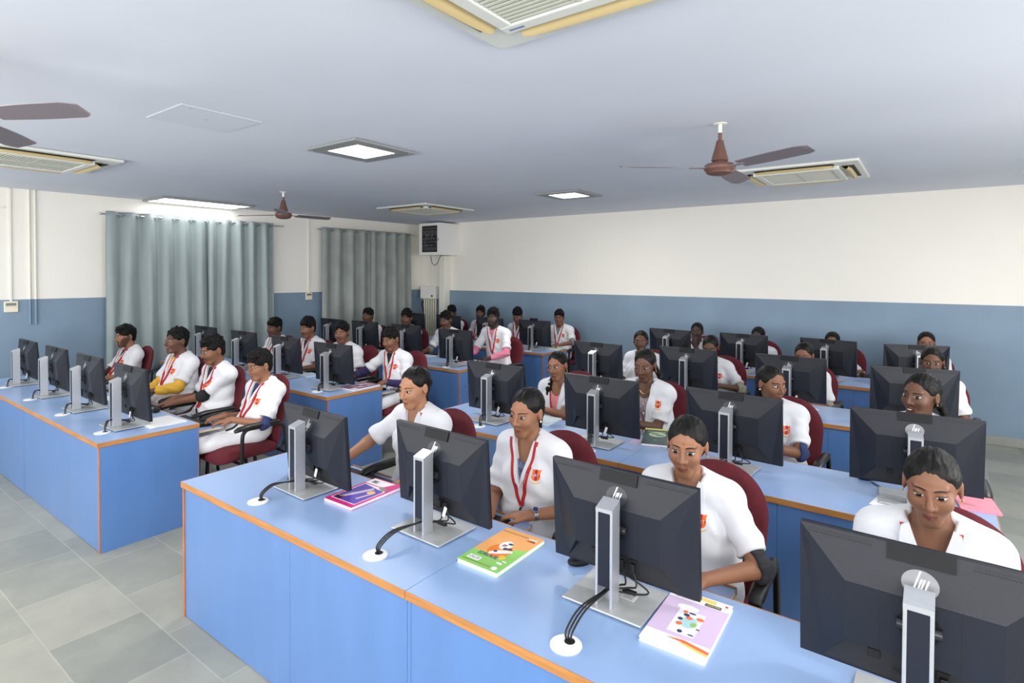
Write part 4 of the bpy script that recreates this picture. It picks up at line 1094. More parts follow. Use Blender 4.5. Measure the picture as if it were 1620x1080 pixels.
        face = (np.sqrt((x/.0655)**2+((z+.03)/(.066+.03+p.get('hlz', 0)))**2)-1)*.05; face = np.maximum(face, y+.002-.15*np.clip(-z, 0, .1))
        face = face+rag; d = d+.0060*np.clip(1-face/.016, 0, 1)**1.5*(1-.55*np.clip((z-.05)*22, 0, 1))
        d = smax(d, -face, .004)
        zc = -.018-np.clip((y-.026)/.03, 0, 1)*.060+rag
        d = smax(d, zc-z, .006)
        # tousled top and forelock
        top = np.clip((z-.02)*14, 0, 1)
        d = d-top*(.008*nois(q, 62, seed)+.007*nois(q, 125, seed+5))
        if 'fringe' in ht: d = smin(d, ell(q, (.02*p.get('bs', 1), -.070, .085), (.055, .030, .030))-.004*nois(q, 70, seed), .02)
        if 'quiff' in ht: d = smin(d, ell(q, (.01, -.055, .108), (.055, .040, .028))-.004*nois(q, 70, seed), .02)
        if 'curly' in ht: d = d-.007*top*np.sin(x*170+seed)*np.sin(y*170)*np.sin(z*150)
        ear = ell(np.stack([ax, y, z], 1), (.080, .012, -.004), (.016, .021, .030)); d = smax(d, -ear, .004)
        return d
    # ================================================================ meshes
    hh = {3: .0034, 2: .0045, 1: .0058}[near]; hb = {3: .0085, 2: .010, 1: .0125}[near]
    sk = skin(p['skin']); zneck = nb[2]+.035
    # head (own fine grid) + body + hands, all one mesh of the same field
    Hlo, Hhi = (-.105, -.135, -.16), (.105, .13, .135)
    def in_head(P): q = (P-hc)@Rh.astype(float); return (np.abs(q[:, 0]) < .1) & (q[:, 1] > -.13) & (q[:, 1] < .125) & (q[:, 2] > -.150) & (q[:, 2] < .13)
    VV = []; QQ = []; off = 0
    def addm(vq):
        nonlocal off
        v, q = vq
        if len(q) == 0: return
        VV.append(v); QQ.append(q+off); off += len(v)
    addm(snet(f_body, Hlo, Hhi, hh, Rh.astype(float), hc))
    hboxes = []
    if near >= 2 and not p.get('nohands'):
        for s in (0, 1):
            w, d, u, n = HB[s]; c = w+d*.07; hboxes.append(c)
            addm(snet(f_body, c-.085, c+.085, .0032 if near == 3 else .0042))
    def drop(P):
        k = in_head(P)
        for c in hboxes: k |= (np.abs(P-c).max(1) < .082)
        return k
    pts = np.array([hc, nb, pc, sh[0], sh[1]]+[a[1] for a in arms]+[a[2] for a in arms]+knees+ank)
    lo = pts.min(0)-.16; hi = pts.max(0)+.16; lo[2] = .0; hi[2] = nb[2]+.12
    addm(snet(f_body, lo, hi, hb, drop=drop))
    root = mknp('person', np.concatenate(VV), np.concatenate(QQ), sk)
    root.location = (X, Y, 0); tag(root, p['label'], 'person', 'students in white coats')
    # coat
    pts = np.array([nb, pc, sh[0], sh[1]]+[a[1] for a in arms]); lo = pts.min(0)-.17; hi = pts.max(0)+.17; lo[2] = .47; hi[2] = nb[2]+.07; lo[1] = min(lo[1], -.47)
    ch = {3: .0072, 2: .0085, 1: .011}[near]
    cm = p.get('coat') or M_coat
    coat = mknp('lab_coat', *snet(f_coat, lo, hi, ch), cm, root)
    # shirt / kurta seen in the neck opening
    if inner:
        lo2 = nb+np.array([-.13, -.17, -.27]); hi2 = nb+np.array([.13, .10, .06])
        mknp('kurta' if sex == 'F' else 'shirt', *snet(f_shirt, lo2, hi2, .006 if near == 3 else .008), inner, root)
    if for_sleeve:
        for s in p['cuff'][3] if len(p['cuff']) > 3 else (0, 1):
            a, e, w = arms[s]; q = np.array([a+(e-a)*p['cuff'][1], e, e+(w-e)*max(.05, p['cuff'][2])])
            mknp('shirt_sleeve', *snet(lambda P: f_cuff(P, s), q.min(0)-.075, q.max(0)+.075, .0062 if near == 3 else .009), p['cuff'][0], root)
    # trousers, shoes
    def f_leg(P):
        d = np.full(len(P), 9, f32)
        for s in (0, 1):
            d = smin(d, rc(P, hips[s], knees[s], .088*bulk, .066), .02); d = smin(d, rc(P, knees[s], ank[s], .066, .054), .02)
        return np.maximum(d, .09-P[:, 2])
    pts = np.array(hips+knees+ank); mknp('trousers', *snet(f_leg, pts.min(0)-.11, pts.max(0)+.11, .015), p.get('pant') or mat('trouser_black', (30, 30, 34), .85), root)
    for s in (0, 1):
        m = MB(); m.ball((ank[s][0], ank[s][1]-.055, .045), (.045, .13, .042), 14, 8)
        for v in m.V: v.z = max(v.z, .004)
        m.build('shoe', M_shoe, root, True)
    # hair
    Rd = Rh.astype(float)
    hlo = (-.13, -.135, -.10 if sex == 'M' else -.23); hhi = (.13, .165, .165)
    if 'braid' in ht: hlo = (-.15, -.13, -.38)
    v, q = snet(f_hair, np.array(hlo), np.array(hhi), {3: .0042, 2: .0052, 1: .0065}[near])
    mknp('hair', (v*hs)@Rd.T+hc, q, M_hair if sex == 'F' else M_hairm, root)
    # ---- face features projected on the head
    def face_geo(name, X_, Z_, o, m, rim=False, par=root):
        V, Q = patch(f_head, X_, Z_, o, y0=-.16, rim=rim); return mknp(name, (V*hs)@Rd.T+hc, Q, m, par)
    gx, gz = p.get('gaze', (0, 0)); F_ = sex == 'F'
    for s in (-1, 1):
        u = np.linspace(-1, 1, 13); v = np.linspace(-1, 1, 5); U, Vv = np.meshgrid(u, v, indexing='ij')
        op = p.get('eye', 1.0); hw, hu, hl_ = (.0160 if F_ else .0146), .0068*op, .0042*op
        up_ = hu*(1-np.abs(U)**2.2); dn_ = -hl_*(1-np.abs(U)**2.4)
        ex, ez = s*.0300, .0105
        Zz = ez+dn_+(up_-dn_)*(Vv+1)/2+.0012*U*s
        eye = face_geo('eye', ex+U*hw, Zz, .0016, M_sclera)
        # iris clipped by the lids
        r = np.linspace(0, 1, 5); th = np.linspace(0, 2*PI, 17); Rr, Th = np.meshgrid(r, th, indexing='ij'); ix = Rr*np.cos(Th)*.0074+gx*.0055; iz = Rr*np.sin(Th)*.0074+gz*.003+.0010
        uu = np.clip(ix/hw, -1, 1); iz = np.clip(iz, -hl_*(1-np.abs(uu)**2.4)*.97, hu*(1-np.abs(uu)**2.2)*.97)+.0012*uu*s
        face_geo('iris', ex+ix, ez+iz, .0021, M_iris, par=eye)
        Uu = np.linspace(-1.06, 1.04 if s < 0 else 1.06, 15); t = np.linspace(0, 1, 3); UU, TT = np.meshgrid(Uu, t, indexing='ij')
        lz = hu*(1-np.minimum(1, np.abs(UU))**2.2); face_geo('eyelash', ex+UU*hw, ez+lz-.0004+TT*(.0021 if sex == 'F' else .0014)+.0012*UU*s, .0024, M_brow)
        if sex == 'F':
            lz = -hl_*(1-np.minimum(1, np.abs(UU))**2.4); face_geo('lower_lash', ex+UU*hw, ez+lz-TT*.0008+.0012*UU*s, .0022, M_brow)
        t = np.linspace(0, 1, 12); k = np.linspace(-1, 1, 3); Tt, Kk = np.meshgrid(t, k, indexing='ij')
        bw = (.0024 if sex == 'F' else .0031)*p.get('brow', 1)*(1-.72*Tt**1.6)*(.7+.3*np.minimum(1, Tt*5))
        bxx = s*(.0115+.040*Tt); bz = .0300+.0050*np.sin(PI*np.minimum(1, Tt*.78+.06))-.004*Tt**2+Kk*bw
        face_geo('eyebrow', bxx, bz, .0013, M_brow, True)
    t = np.linspace(-1, 1, 13); k = np.linspace(0, 1, 5); Tt, Kk = np.meshgrid(t, k, indexing='ij')
    lw_ = .0215; top = -.0505-.0022*np.exp(-(Tt/.12)**2)+.0008-.007*np.abs(Tt)**1.8; bot = -.0725+.0118*np.abs(Tt)**2.2
    face_geo('lips', Tt*lw_, bot+(top-bot)*Kk, .0007, lipm(p['skin']))
    mz = -.0605+.0012*np.abs(Tt)**2; face_geo('mouth_line', Tt*.020, mz+(Kk-.5)*.0016, .0013, mat('mouth_dark', (70, 36, 32), .6))
    if p.get('teeth'): face_geo('teeth', Tt*.013, -.0605+(Kk-.5)*.006*(1-np.abs(Tt)**2), .0019, M_pearl)
    if p.get('bindi'): 
        r = np.linspace(0, 1, 3); th = np.linspace(0, 2*PI, 13); Rr, Th = np.meshgrid(r, th, indexing='ij')
        face_geo('bindi', Rr*np.cos(Th)*.0022, .046+Rr*np.sin(Th)*.0022, .001, mat('bindi_'+str(p['bindi']), p['bindi'], .4))
    if p.get('must'):
        mm = p['must']; top = -.043-.002*np.abs(Tt)**2; bot = -.0505-.006*np.abs(Tt)**2
        face_geo('moustache', Tt*(.022+.004*mm), bot+(top-bot)*Kk, .0012*mm, M_brow, True)
    if p.get('beard'):
        def f_beard(q):
            z = q[:, 2]; d = f_head(q)-.0016*p['beard']-.0010*nois(q, 160, seed)
            d = np.maximum(d, z+.054-np.clip(np.abs(q[:, 0])-.044, 0, .03)*2.6); d = np.maximum(d, q[:, 1]-.012); d = np.maximum(d, -.112-z)
            return np.maximum(d, -ell(q, (0, -.09, -.058), (.027, .05, .018)))
        v, q = snet(f_beard, np.array((-.09, -.12, -.13)), np.array((.09, .03, .03)), .0042); mknp('beard', (v*hs)@Rd.T+hc, q, mat('beard_%s_%s' % (p['skin'], p.get('bc', .36)), tuple(int(c*p.get('bc', .36)) for c in SKIN[p['skin']]), .8), root)
    hl2w = lambda v: tuple(hc+(Rd@np.array(v))*hs)
    if p.get('ear'):
        for s in (-1, 1): m = MB(); m.ball(hl2w((s*.084, .006, -.034)), .0055 if p['ear'] == 'pearl' else .0042, 10, 6); m.build('earring', M_pearl if p['ear'] == 'pearl' else M_gem, root, True)
        if p['ear'] == 'drop':
            for s in (-1, 1): m = MB(); m.tube([hl2w((s*.084, .006, -.036)), hl2w((s*.085, .006, -.052))], .0045, 8); m.build('earring_drop', M_gem, root, True)
    if p.get('glasses'):
        m = MB()
        for s in (-1, 1):
            pts = [hl2w((s*.0325+.0215*math.cos(a), -.107+.35*abs(.0215*math.cos(a)*s+.0325-.02)*.9, .007+.0185*math.sin(a))) for a in np.linspace(0, 2*PI, 25)]
            m.tube(pts, .0013, 6, cap=False)
            m.tube([hl2w((s*.054, -.094, .012)), hl2w((s*.076, -.06, .012)), hl2w((s*.083, .01, .008))], .0012, 6)
        m.tube([hl2w((-.012, -.109, .010)), hl2w((0, -.112, .013)), hl2w((.012, -.109, .010))], .0012, 6)
        m.build('glasses', M_glassr if p['glasses'] == 1 else mat('brown_frame', (90, 60, 44), .35), root, True)
    # ---- collar, lapels, lanyard, emblem projected on the coat front
    def W(xq, zq):            # torso-front coordinates -> local x,z
        z = zq+nb[2]; t = np.clip((z-pc[2])/(nb[2]-pc[2]), -.2, 1.15); return pc[0]+(nb[0]-pc[0])*t+xq*ct+.09*st, z
    yf = float(min(nb[1], pc[1])-.30)
    def coat_geo(name, xq, zq, o, m, par, rim=True, f=f_coat0):
        xx, zz = W(xq, zq); V, Q = patch(f, xx, zz, o, y0=yf, rim=rim); ob = mknp(name, V, Q, m, par); ob.data.set_sharp_from_angle(angle=.7); return ob
    for s in (-1, 1):
        zz = np.linspace(.018, -vd-.004, 24); kk = np.linspace(0, 1, 6); Zq, Kq = np.meshgrid(zz, kk, indexing='ij')
        tt = (.018-Zq)/(.022+vd)
        wd = np.interp(tt, [0, .18, .40, .46, .50, .58, .8, 1.0], [.020, .038, .046, .047, .030, .040, .026, .003])
        xin = vw(Zq)-.003
        coat_geo('coat_collar', s*(xin+Kq*wd), Zq-.012*Kq*(tt < .5), .0055+.005*Kq, cm, coat)
    if p.get('lan', True):
        zb = p.get('lanz', -.30)
        for s in (-1, 1):
            tt = np.linspace(0, 1, 26); kk = np.linspace(-1, 1, 4); Tq, Kq = np.meshgrid(tt, kk, indexing='ij')
            zq = .012+(zb-.012)*Tq; xq = s*(.070*(1-Tq)**.85+.004*(1-Tq)+.0035)+.012*Tq+Kq*.0064*(1 if near > 1 else 1.2)
            ln = coat_geo('lanyard', xq, zq, p.get('lano', .0135), M_red, root, True)
        tt = np.linspace(0, 1, 6); Tq, Kq = np.meshgrid(tt, np.linspace(-1, 1, 3), indexing='ij')
        coat_geo('lanyard_clip', .012+Kq*.004, zb-.004-.045*Tq, .0135, M_hinge, ln, True)
        if near == 3:
            V0, F0 = text_geo('STUDENT ID'.replace('STUDENT ID', 'II I III II IIII I II'))
            V0 = np.array(V0); sc = .0075; s = 1
            tq = .30+(V0[:, 0]*sc*.9+.055)/.11*.45; zq = .012+(zb-.012)*tq; xq = s*(.070*(1-tq)**.85+.004*(1-tq)+.0035)+.012*tq+V0[:, 1]*sc
            xx, zz = W(xq, zq); P = frontproj(f_coat0, xx, zz, yf); P[:, 1] -= .0165
            mk('lanyard_print', P, F0, M_redtxt, ln)
    if p.get('emb', True):
        ex, ez = p.get('embp', (.095, -.125)); es = p.get('embs', .80)
        vv = np.linspace(0, 1, 15); kk = np.linspace(-1, 1, 13); Vq, Kq = np.meshgrid(vv, kk, indexing='ij')
        hwid = .027*np.where(Vq < .5, 1-.06*np.sin(PI*Vq*2), np.sqrt(np.clip(1-((Vq-.5)/.5)**2.2, 0, 1)))*es
        zq = ez+(.030-.062*Vq+.004*(np.abs(Kq) > .9)*(Vq < .02))*es
        em = coat_geo('emblem', ex+Kq*hwid, zq, .0028, M_orange, root, True)
        coat_geo('emblem_centre', ex+Kq*np.minimum(.0085*es, hwid), zq+.001, .0034, M_maroon2, em, False)
        Tq, Kq = np.meshgrid(np.linspace(-1, 1, 13), np.linspace(-1, 1, 3), indexing='ij')
        coat_geo('emblem_scroll', ex+Tq*.027*es, ez+(-.034-.010*(1-Tq**2)+Kq*.0028)*es, .0028, M_gold, em, True)
        for s in (-1, 1): coat_geo('emblem_band', ex+s*.0175*es+Tq*.0075*es, ez+.002*es+Kq*.006*es, .0033, mat('emblem_red', (206, 46, 40), .7), em, False)
        V0, F0 = text_geo('GRT'); V0 = np.array(V0); xx, zz = W(ex+V0[:, 0]*.0235*es*1.0, ez+.002*es+V0[:, 1]*.0195*es)
        P = frontproj(f_coat0, xx, zz, yf); P[:, 1] -= .0064; mk('emblem_letters', P, F0, M_tag, em)
    if near == 3 or p.get('seam'):
        Tq, Kq = np.meshgrid(np.linspace(0, 1, 24), np.linspace(-1, 1, 2), indexing='ij')
        coat_geo('coat_placket', .004+Kq*.012, -vd-.012-(tl*.62-vd)*Tq, .0022, cm, coat, True)
        for zb_ in (-.20, -.29):
            r_ = np.linspace(0, 1, 3); th = np.linspace(0, 2*PI, 13); Rr, Th = np.meshgrid(r_, th, indexing='ij')
            coat_geo('coat_button', .006+Rr*np.cos(Th)*.0065, zb_+Rr*np.sin(Th)*.0065, .0042, M_pearl, coat, True)
    def band(name, s, t0, t1, r, m, par=root):
        a, e, w = arms[s]; d = w-e; k = bulk**.7
        mb = MB(); n = 6; mb.tube([Vector(e+d*(t0+(t1-t0)*i/n)) for i in range(n+1)], [(.037*k+(.0245-.037*k)*(t0+(t1-t0)*i/n))+r for i in range(n+1)], 20); return mb.build(name, m, par, True)
    if p.get('watch') is not None:
        s = p['watch']; wt = band('wristwatch', s, .84, .91, .0035, M_steel)
        a, e, w = arms[s]; d = (w-e)/np.linalg.norm(w-e); nrm = np.array((.1, -.5, .8)); nrm -= d*(nrm@d); nrm /= np.linalg.norm(nrm); c = e+(w-e)*.875
        mb = MB(); mb.tube([Vector(c+nrm*.024), Vector(c+nrm*.037)], .0165, 20); mb.build('watch_case', M_steel, wt, True)
        mb = MB(); mb.tube([Vector(c+nrm*.0365), Vector(c+nrm*.0378)], .0135, 20); mb.build('watch_dial', M_dial, wt)
    if p.get('bangle') is not None: band('bangle', p['bangle'], .90, .915, .005, M_gem)
    if p.get('chain'):
        Tq, Kq = np.meshgrid(np.linspace(-1, 1, 21), np.linspace(-1, 1, 2), indexing='ij'); coat_geo('gold_chain', Tq*.048, -.022-.040*(1-Tq**2)+Kq*.0013, .004, M_gem, root, True, f=f_body)
    return root
# ------------------------------------------------------------------ the students
C_black = mat('cloth_black', (26, 25, 28), .85, bump=.2, bscale=60)
C_yellow = mat('cloth_mustard', (222, 172, 60), .85, bump=.2, bscale=60)
C_navy = mat('cloth_navy', (40, 54, 98), .85, bump=.2, bscale=60)
C_purple = mat('cloth_dark_purple', (44, 36, 84), .85, bump=.2, bscale=60)
C_pink = mat('cloth_pink', (226, 132, 158), .8, bump=.2, bscale=60)
C_green = mat('cloth_green_print', (150, 176, 140), .85, var=.35, vscale=60)
C_maroon = mat('cloth_maroon', (70, 30, 44), .85)
C_stripe = mat('cloth_black_stripe', (40, 40, 46), .85, var=.5, vscale=55, stretch=(.2, .2, 8))
C_check = mat('cloth_grey_check', (120, 120, 122), .85, var=.5, vscale=70)
C_print = mat('cloth_blue_print', (96, 104, 132), .85, var=.75, vscale=70)
C_kurtap = mat('kurta_pink', (232, 144, 150), .8, var=.12, vscale=80)
C_grey = mat('kurta_grey_print', (150, 136, 140), .85, var=.45, vscale=60)
C_mag = mat('kurta_magenta', (176, 20, 88), .7)
C_beige = mat('cuff_beige_print', (170, 164, 150), .85, var=.35, vscale=70)
C_tan = mat('trouser_tan', (70, 64, 60), .85)
ch = [('r', 0, 'mono')]
def WHO(s): return s
P = []
def add(bk, row, who, label, hc, sex, sk, hair, lod, root=None, chx=None, **k):
    F = FR[bk][row]
    rx = hc[0] if root is None else root[0]; ry = F+1.03 if root is None else root[1]
    d = dict(bk=bk, row=row, who=who, label=label, hc=hc, sex=sex, skin=sk, hair=hair, lod=lod, root=(rx, ry), seed=len(P)*3.7+1, chx=chx)
    d.update(k); P.append(d)
# front row, block away from the curtains
add('r', 0, 'the young woman reaching to her mouse', 'young woman in white coat reaching out to her mouse, front row at the aisle end', (-2.495, 2.38, 1.211), 'F', 'a', ('bun',), 3, root=(-2.47, 2.42), yaw=3, pitch=12, roll=2, wr=(-2.745, 2.03, .80), hr=(-.35, -1, -.2), pr=(-1, .3, -.6), lanz=-.22, lano=.0050, emb=False, ear='gold', gaze=(-0.1225, -0.3), eye=.8, hln=.078, bangle=0, vd=.19)
add('r', 0, 'the young woman with a steel wristwatch', 'young woman in white coat with red lanyard, pearl earring and steel wristwatch', (-1.672, 2.385, 1.182), 'F', 'b', ('pony',), 3, root=(-1.64, 2.43), yaw=1, pitch=10, roll=3, inner=C_print, wl=(-1.515, 2.185, .755), hl=(-1, -.28, -.12), pl=(1, .35, -.7), ear='pearl', watch=1, gaze=(0, -.3), vd=.21, embp=(.095, -.135), chain=False, eye=.9)
add('r', 0, 'the young woman with black striped sleeves', 'young woman in white coat with rolled black striped sleeves looking toward the camera', (-.822, 2.36, 1.171), 'F', 'b', ('pony',), 3, root=(-.80, 2.41), yaw=9, pitch=9, roll=2, wl=(-.66, 2.10, .765), hl=(-.8, -.6, -.1), pl=(1, .3, -.6), cuff=(C_stripe, .62, .10, (1,)), lan=False, embp=(.075, -.125), gaze=(0.035, -0.15), eye=1.02, hln=.072, bindi=(40, 20, 22), ear='gold', brow=1.2)
add('r', 0, 'the frowning young woman nearest the camera', 'frowning young woman in white coat at the far end of the front row', (.012, 2.30, 1.207), 'F', 'c', ('pony',), 3, root=(.02, 2.38), yaw=-3, pitch=12, roll=0, hs=.96, lanz=-.24, lano=.0050, emb=False, gaze=(-0.035, -0.45), eye=.85, ear='gold', hln=.074, bs=1, brow=1.15)
# second row
add('r', 1, 'the young woman in a pink kurta', 'young woman in open white coat and pink kurta, plait over her shoulder, glancing sideways', (-2.564, 4.12, 1.109), 'F', 'b', ('braid',), 3, root=(-2.53, 4.16), yaw=4, pitch=8, roll=-6, inner=C_kurtap, vd=.40, vwd=.072, bs=-1, wl=(-2.60, 3.84, .80), hl=(-1, -.1, 0), pl=(1, .2, -.5), gaze=(-0.63, 0.1), lanz=-.30, lano=.004, emb=False, ear='drop', bindi=(90, 30, 40), eye=1.1)
add('r', 1, 'the young woman in gold chain and grey kurta', 'young woman with gold chain and grey printed kurta under her white coat, eyes lowered', (-1.77, 4.12, 1.194), 'F', 'd', ('side', 'pony'), 3, root=(-1.73, 4.17), yaw=4, pitch=14, roll=0, inner=C_grey, vd=.36, vwd=.070, wl=(-1.80, 3.88, .80), hl=(-.9, -.4, 0), gaze=(-0.07, -0.7), eye=.6, ear='drop', chain=True, lanz=-.36, lano=.005, embp=(.118, -.125), bs=1)
add('r', 1, 'the young woman turning her head sideways', 'young woman in white coat turning her head sharply sideways, second row', (-.856, 4.12, 1.158), 'F', 'c', ('loose',), 3, root=(-.84, 4.16), yaw=50, pitch=8, roll=0, wl=(-.86, 3.86, .80), hl=(-.9, -.5, 0), pl=(1, .3, -.5), cuff=(C_navy, .66, .06, (1,)), lan=False, embp=(.10, -.13), gaze=(0.675, 0.1), ear='pearl', eye=1.0, brow=1.2)
add('r', 1, 'the young woman with parted lips', 'young woman with parted lips looking aside over the large second-row monitor', (-.039, 4.07, 1.196), 'F', 'd', ('bun', 'side'), 3, yaw=-30, pitch=4, roll=3, gaze=(0.72, 0.1), eye=1.25, ear='gold', teeth=True, hs=1.06, brow=1.1, lan=False, emb=False)
# third row
add('r', 2, 'the young woman in a magenta kurta', 'young woman in open white coat and magenta kurta, third row at the aisle end', (-2.604, 5.95, 1.144), 'F', 'd', ('pony',), 2, yaw=17, pitch=4, inner=C_mag, vd=.36, vwd=.07, gaze=(-0.07, 0), ear='gold', lan=False, emb=False)
add('r', 2, 'the woman with grey patterned cuff', 'woman with a grey patterned cuff, face hidden behind a third-row monitor', (-1.833, 5.95, 1.140), 'F', 'd', ('bun',), 2, root=(-1.78, 5.98), yaw=5, pitch=22, wl=(-1.66, 5.70, .80), hl=(-1, -.3, 0), pl=(1, .2, -.7), cuff=(C_beige, .72, .22, (1,)), lanz=-.25)
add('r', 2, 'the woman whose forehead shows, third row', 'woman of whom only hair and forehead show above a third-row monitor', (-.959, 5.95, 1.13), 'F', 'c', ('bun',), 2, yaw=-4, pitch=12, cuff=(C_beige, .72, .22, (1,)))
add('r', 2, 'the woman with a red bindi', 'woman with a red bindi peering over the third-row monitor at the far end', (.019, 5.92, 1.165), 'F', 'd', ('pony',), 2, yaw=-2, pitch=5, bindi=(130, 24, 30), eye=1.1, lan=False, emb=False, ear='gold')
# rearmost row
add('r', 3, 'the woman holding a hand to her mouth', 'woman holding her hand to her mouth, rearmost row at the aisle end', (-2.573, 7.75, 1.114), 'F', 'e', ('bun',), 2, yaw=8, pitch=4, wl=(-2.56, 7.625, .935), hl=(-.05, -.08, 1), nl=(.2, -1, 0), pl=(.6, -.6, -1), ear='gold', lan=False, emb=False)
add('r', 3, 'the woman hidden to the forehead, rearmost row', 'woman hidden up to her forehead behind a rearmost-row monitor, beside a maroon chair', (-1.785, 7.75, 1.10), 'F', 'e', ('bun',), 1, yaw=-6, pitch=14)
add('r', 3, 'the woman with a bare forearm, rearmost row', 'woman with neat pulled-back hair and bare forearm behind a rearmost-row monitor', (-.942, 7.75, 1.09), 'F', 'c', ('bun',), 1, root=(-.87, 7.79), yaw=0, pitch=10, wl=(-.62, 7.52, .80), hl=(-1, -.3, 0))
add('r', 3, 'the woman in brown glasses', 'woman in brown glasses peering over the rearmost-row monitor at the far end', (-.03, 7.75, 1.15), 'F', 'b', ('bun',), 2, yaw=2, pitch=6, glasses=2, eye=1.0, lan=False, emb=False)
# curtain-side block, front row
add('l', 0, 'the short-bearded man at the curtain end', 'short-bearded man in white coat at the curtain end of the front row', (-7.51, 2.60, 1.150), 'M', 'b', ('quiff',), 3, root=(-7.46, 2.52), yaw=4, pitch=6, inner=C_black, cuff=(C_maroon, .6, .55, (0,)), beard=.8, bc=.58, must=.7, vol=.016, gaze=(0, -0.2), embp=(.088, -.125))
add('l', 0, 'the heavyset man in mustard sleeves', 'heavyset man with mustard yellow sleeves and collar under his white coat', (-6.101, 2.56, 1.206), 'M', 'd', ('plain',), 3, root=(-6.05, 2.50), yaw=8, pitch=-2, bulk=1.22, inner=C_yellow, cuff=(C_yellow, .5, .75, (0, 1)), wl=(-5.98, 2.26, .76), hl=(-.8, -.6, 0), pl=(1, .3, -.6), vol=.010, hs=1.04, gaze=(-0.105, -0.1), embp=(.088, -.125), lanz=-.26)
add('l', 0, 'the man with black rolled sleeves', 'man with black rolled sleeves and moustache, hands together over his tray', (-5.226, 2.50, 1.191), 'M', 'c', ('quiff',), 3, root=(-5.22, 2.49), yaw=2, pitch=13, inner=C_black, cuff=(C_black, .55, .22, (0, 1)), wl=(-5.34, 2.22, .755), hl=(-.75, -.7, -.1), wr=(-5.47, 2.27, .762), hr=(-.1, -1, -.35), must=1.0, vol=.018, gaze=(-0.035, -0.5), embp=(.088, -.13), lanz=-.34)
add('l', 0, 'the boy with navy rolled cuffs', 'boy in black-rimmed glasses and navy rolled cuffs typing at the aisle end', (-4.438, 2.50, 1.131), 'M', 'b', ('curly', 'quiff'), 3, root=(-4.51, 2.47), kdx=-.21, yaw=0, pitch=10, inner=C_navy, cuff=(C_navy, .72, .05, (0, 1)), wl=(-4.42, 2.26, .738), hl=(-.55, -.85, -.12), pl=(.9, .3, -.7), wr=(-4.60, 2.29, .738), hr=(-.25, -1, -.12), glasses=1, vol=.020, hs=.96, bulk=.92, gaze=(-0.035, -0.4), embp=(.088, -.13), lanz=-.30, curl=.8)
# second row
add('l', 1, 'the man with a green shirt collar', 'man with green printed shirt collar under his white coat, second row', (-7.166, 4.25, 1.147), 'M', 'd', ('fringe',), 2, yaw=12, pitch=6, inner=C_green, vol=.020, gaze=(-0.07, -0.1))
add('l', 1, 'the man with thin beard, second row', 'man with thin moustache and beard in profile before the blue wall gap', (-6.319, 4.20, 1.199), 'M', 'c', ('fringe',), 2, yaw=8, pitch=8, inner=C_maroon, vol=.022, must=.8, gaze=(-0.07, -0.3))
add('l', 1, 'the man peering over his monitor', 'man peering with raised eyes over a second-row monitor', (-5.63, 4.20, 1.185), 'M', 'c', ('quiff',), 2, root=(-5.45, 4.22), yaw=32, pitch=4, bulk=1.1, inner=C_black, cuff=(C_maroon, .72, .1, (1,)), vol=.014, gaze=(0.035, 0.3), lan=False, emb=False, must=.6)
add('l', 1, 'the man with dark purple sleeves', 'man with dark purple long sleeves under his white coat at the aisle end, second row', (-4.708, 4.15, 1.179), 'M', 'c', ('plain',), 3, root=(-4.66, 4.20), yaw=6, pitch=14, inner=C_black, cuff=(C_purple, .5, .88, (0, 1)), wr=(-4.93, 3.80, .80), hr=(-.2, -1, -.15), pr=(-1, .3, -.7), wl=(-4.57, 3.93, .765), hl=(-.5, -.8, -.35), vol=.014, gaze=(-0.035, -0.6), eye=.75, embp=(.088, -.13))
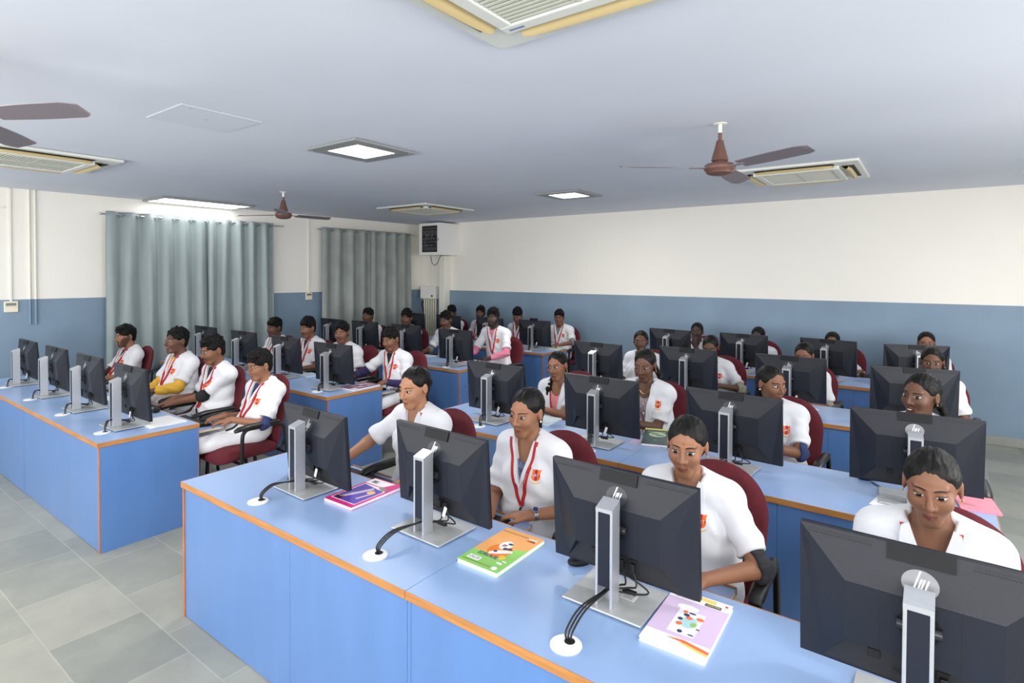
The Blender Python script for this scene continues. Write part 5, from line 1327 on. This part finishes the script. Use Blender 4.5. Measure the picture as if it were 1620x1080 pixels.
# third row
add('l', 2, 'the man before the stained curtain', 'man whose head rises above a third-row monitor before the stained curtain', (-7.366, 6.0, 1.197), 'M', 'd', ('quiff',), 2, yaw=16, pitch=2, vol=.010, inner=C_black)
add('l', 2, 'the bushy-haired man behind a monitor', 'bushy-haired man hidden from the nose down behind a third-row monitor', (-6.454, 6.0, 1.205), 'M', 'd', ('curly',), 2, yaw=20, pitch=2, vol=.026, inner=C_black, gaze=(-0.105, 0))
add('l', 2, 'the man with checked cuffs looking down', 'man with grey checked cuffs looking down, third row of curtain-side block', (-5.589, 5.95, 1.228), 'M', 'd', ('quiff',), 2, yaw=14, pitch=12, vol=.010, cuff=(C_check, .7, .3, (0,)), wr=(-5.72, 5.62, .80), hr=(0, -1, 0), must=.6, gaze=(-0.07, -0.5), lan=False, emb=False, eye=.7)
add('l', 2, 'the upright man in pink sleeves', 'upright man with pink shirt sleeves under his white coat at the aisle end', (-4.72, 5.95, 1.303), 'M', 'e', ('quiff',), 3, root=(-4.66, 5.99), yaw=20, pitch=2, roll=0, inner=C_pink, cuff=(C_pink, .6, .86, (0, 1)), wl=(-4.60, 5.70, .795), hl=(-.9, -.4, 0), pl=(1, .2, -.5), wr=(-4.93, 5.64, .795), vol=.014, must=1.0, beard=.4, gaze=(-0.035, 0.1), embp=(.088, -.14), hs=1.02, ul=.29)
# rearmost row
add('l', 3, 'the curly-haired man by the corner duct', 'curly-haired man half hidden in front of the white corner duct', (-7.225, 7.85, 1.157), 'M', 'd', ('curly',), 1, yaw=14, pitch=10, vol=.024)
add('l', 3, 'the bearded man in the rearmost row', 'bearded man against the blue back wall, behind the pink-sleeved man', (-6.477, 7.80, 1.193), 'M', 'd', ('quiff',), 1, root=(-6.58, 7.8), yaw=22, pitch=6, vol=.010, beard=1.2, must=1.0)
add('l', 3, 'the mop-haired man bending forward', 'mop-haired man bending his head forward in the rearmost row', (-5.616, 7.75, 1.185), 'M', 'c', ('fringe', 'curly'), 1, root=(-5.66, 7.83), yaw=12, pitch=24, vol=.026)
add('l', 3, 'the back-row boy in clear glasses', 'boy in clear glasses with checked cuffs at the aisle end of the rearmost row', (-4.823, 7.80, 1.191), 'M', 'c', ('fringe',), 2, yaw=22, pitch=4, inner=C_check, cuff=(C_check, .68, .15, (0, 1)), wl=(-4.60, 7.46, .80), hl=(-.9, -.4, 0), pl=(1, .2, -.6), glasses=1, vol=.014)
import time as _t
_t0 = _t.time()
fk = True
for p in P:
    if ONLY is not None and not ONLY(p): continue
    person(p)
    F = FR[p['bk']][p['row']]
    c = PC if fk else copy_tree(PC); fk = False
    c.location = (p['chx'] if p['chx'] is not None else p['root'][0]+.02, max(F+.925, p['hc'][1]-.165), 0); c.rotation_euler = (0, 0, math.radians(random.uniform(-3, 3)))
    tag(c, 'maroon chair with black armrests under '+p['who'], 'chair', 'maroon office chairs')
print('PEOPLE', round(_t.time()-_t0, 1))
print('FACES', sum(len(o.data.polygons) for o in COL.objects if o.type == 'MESH'))
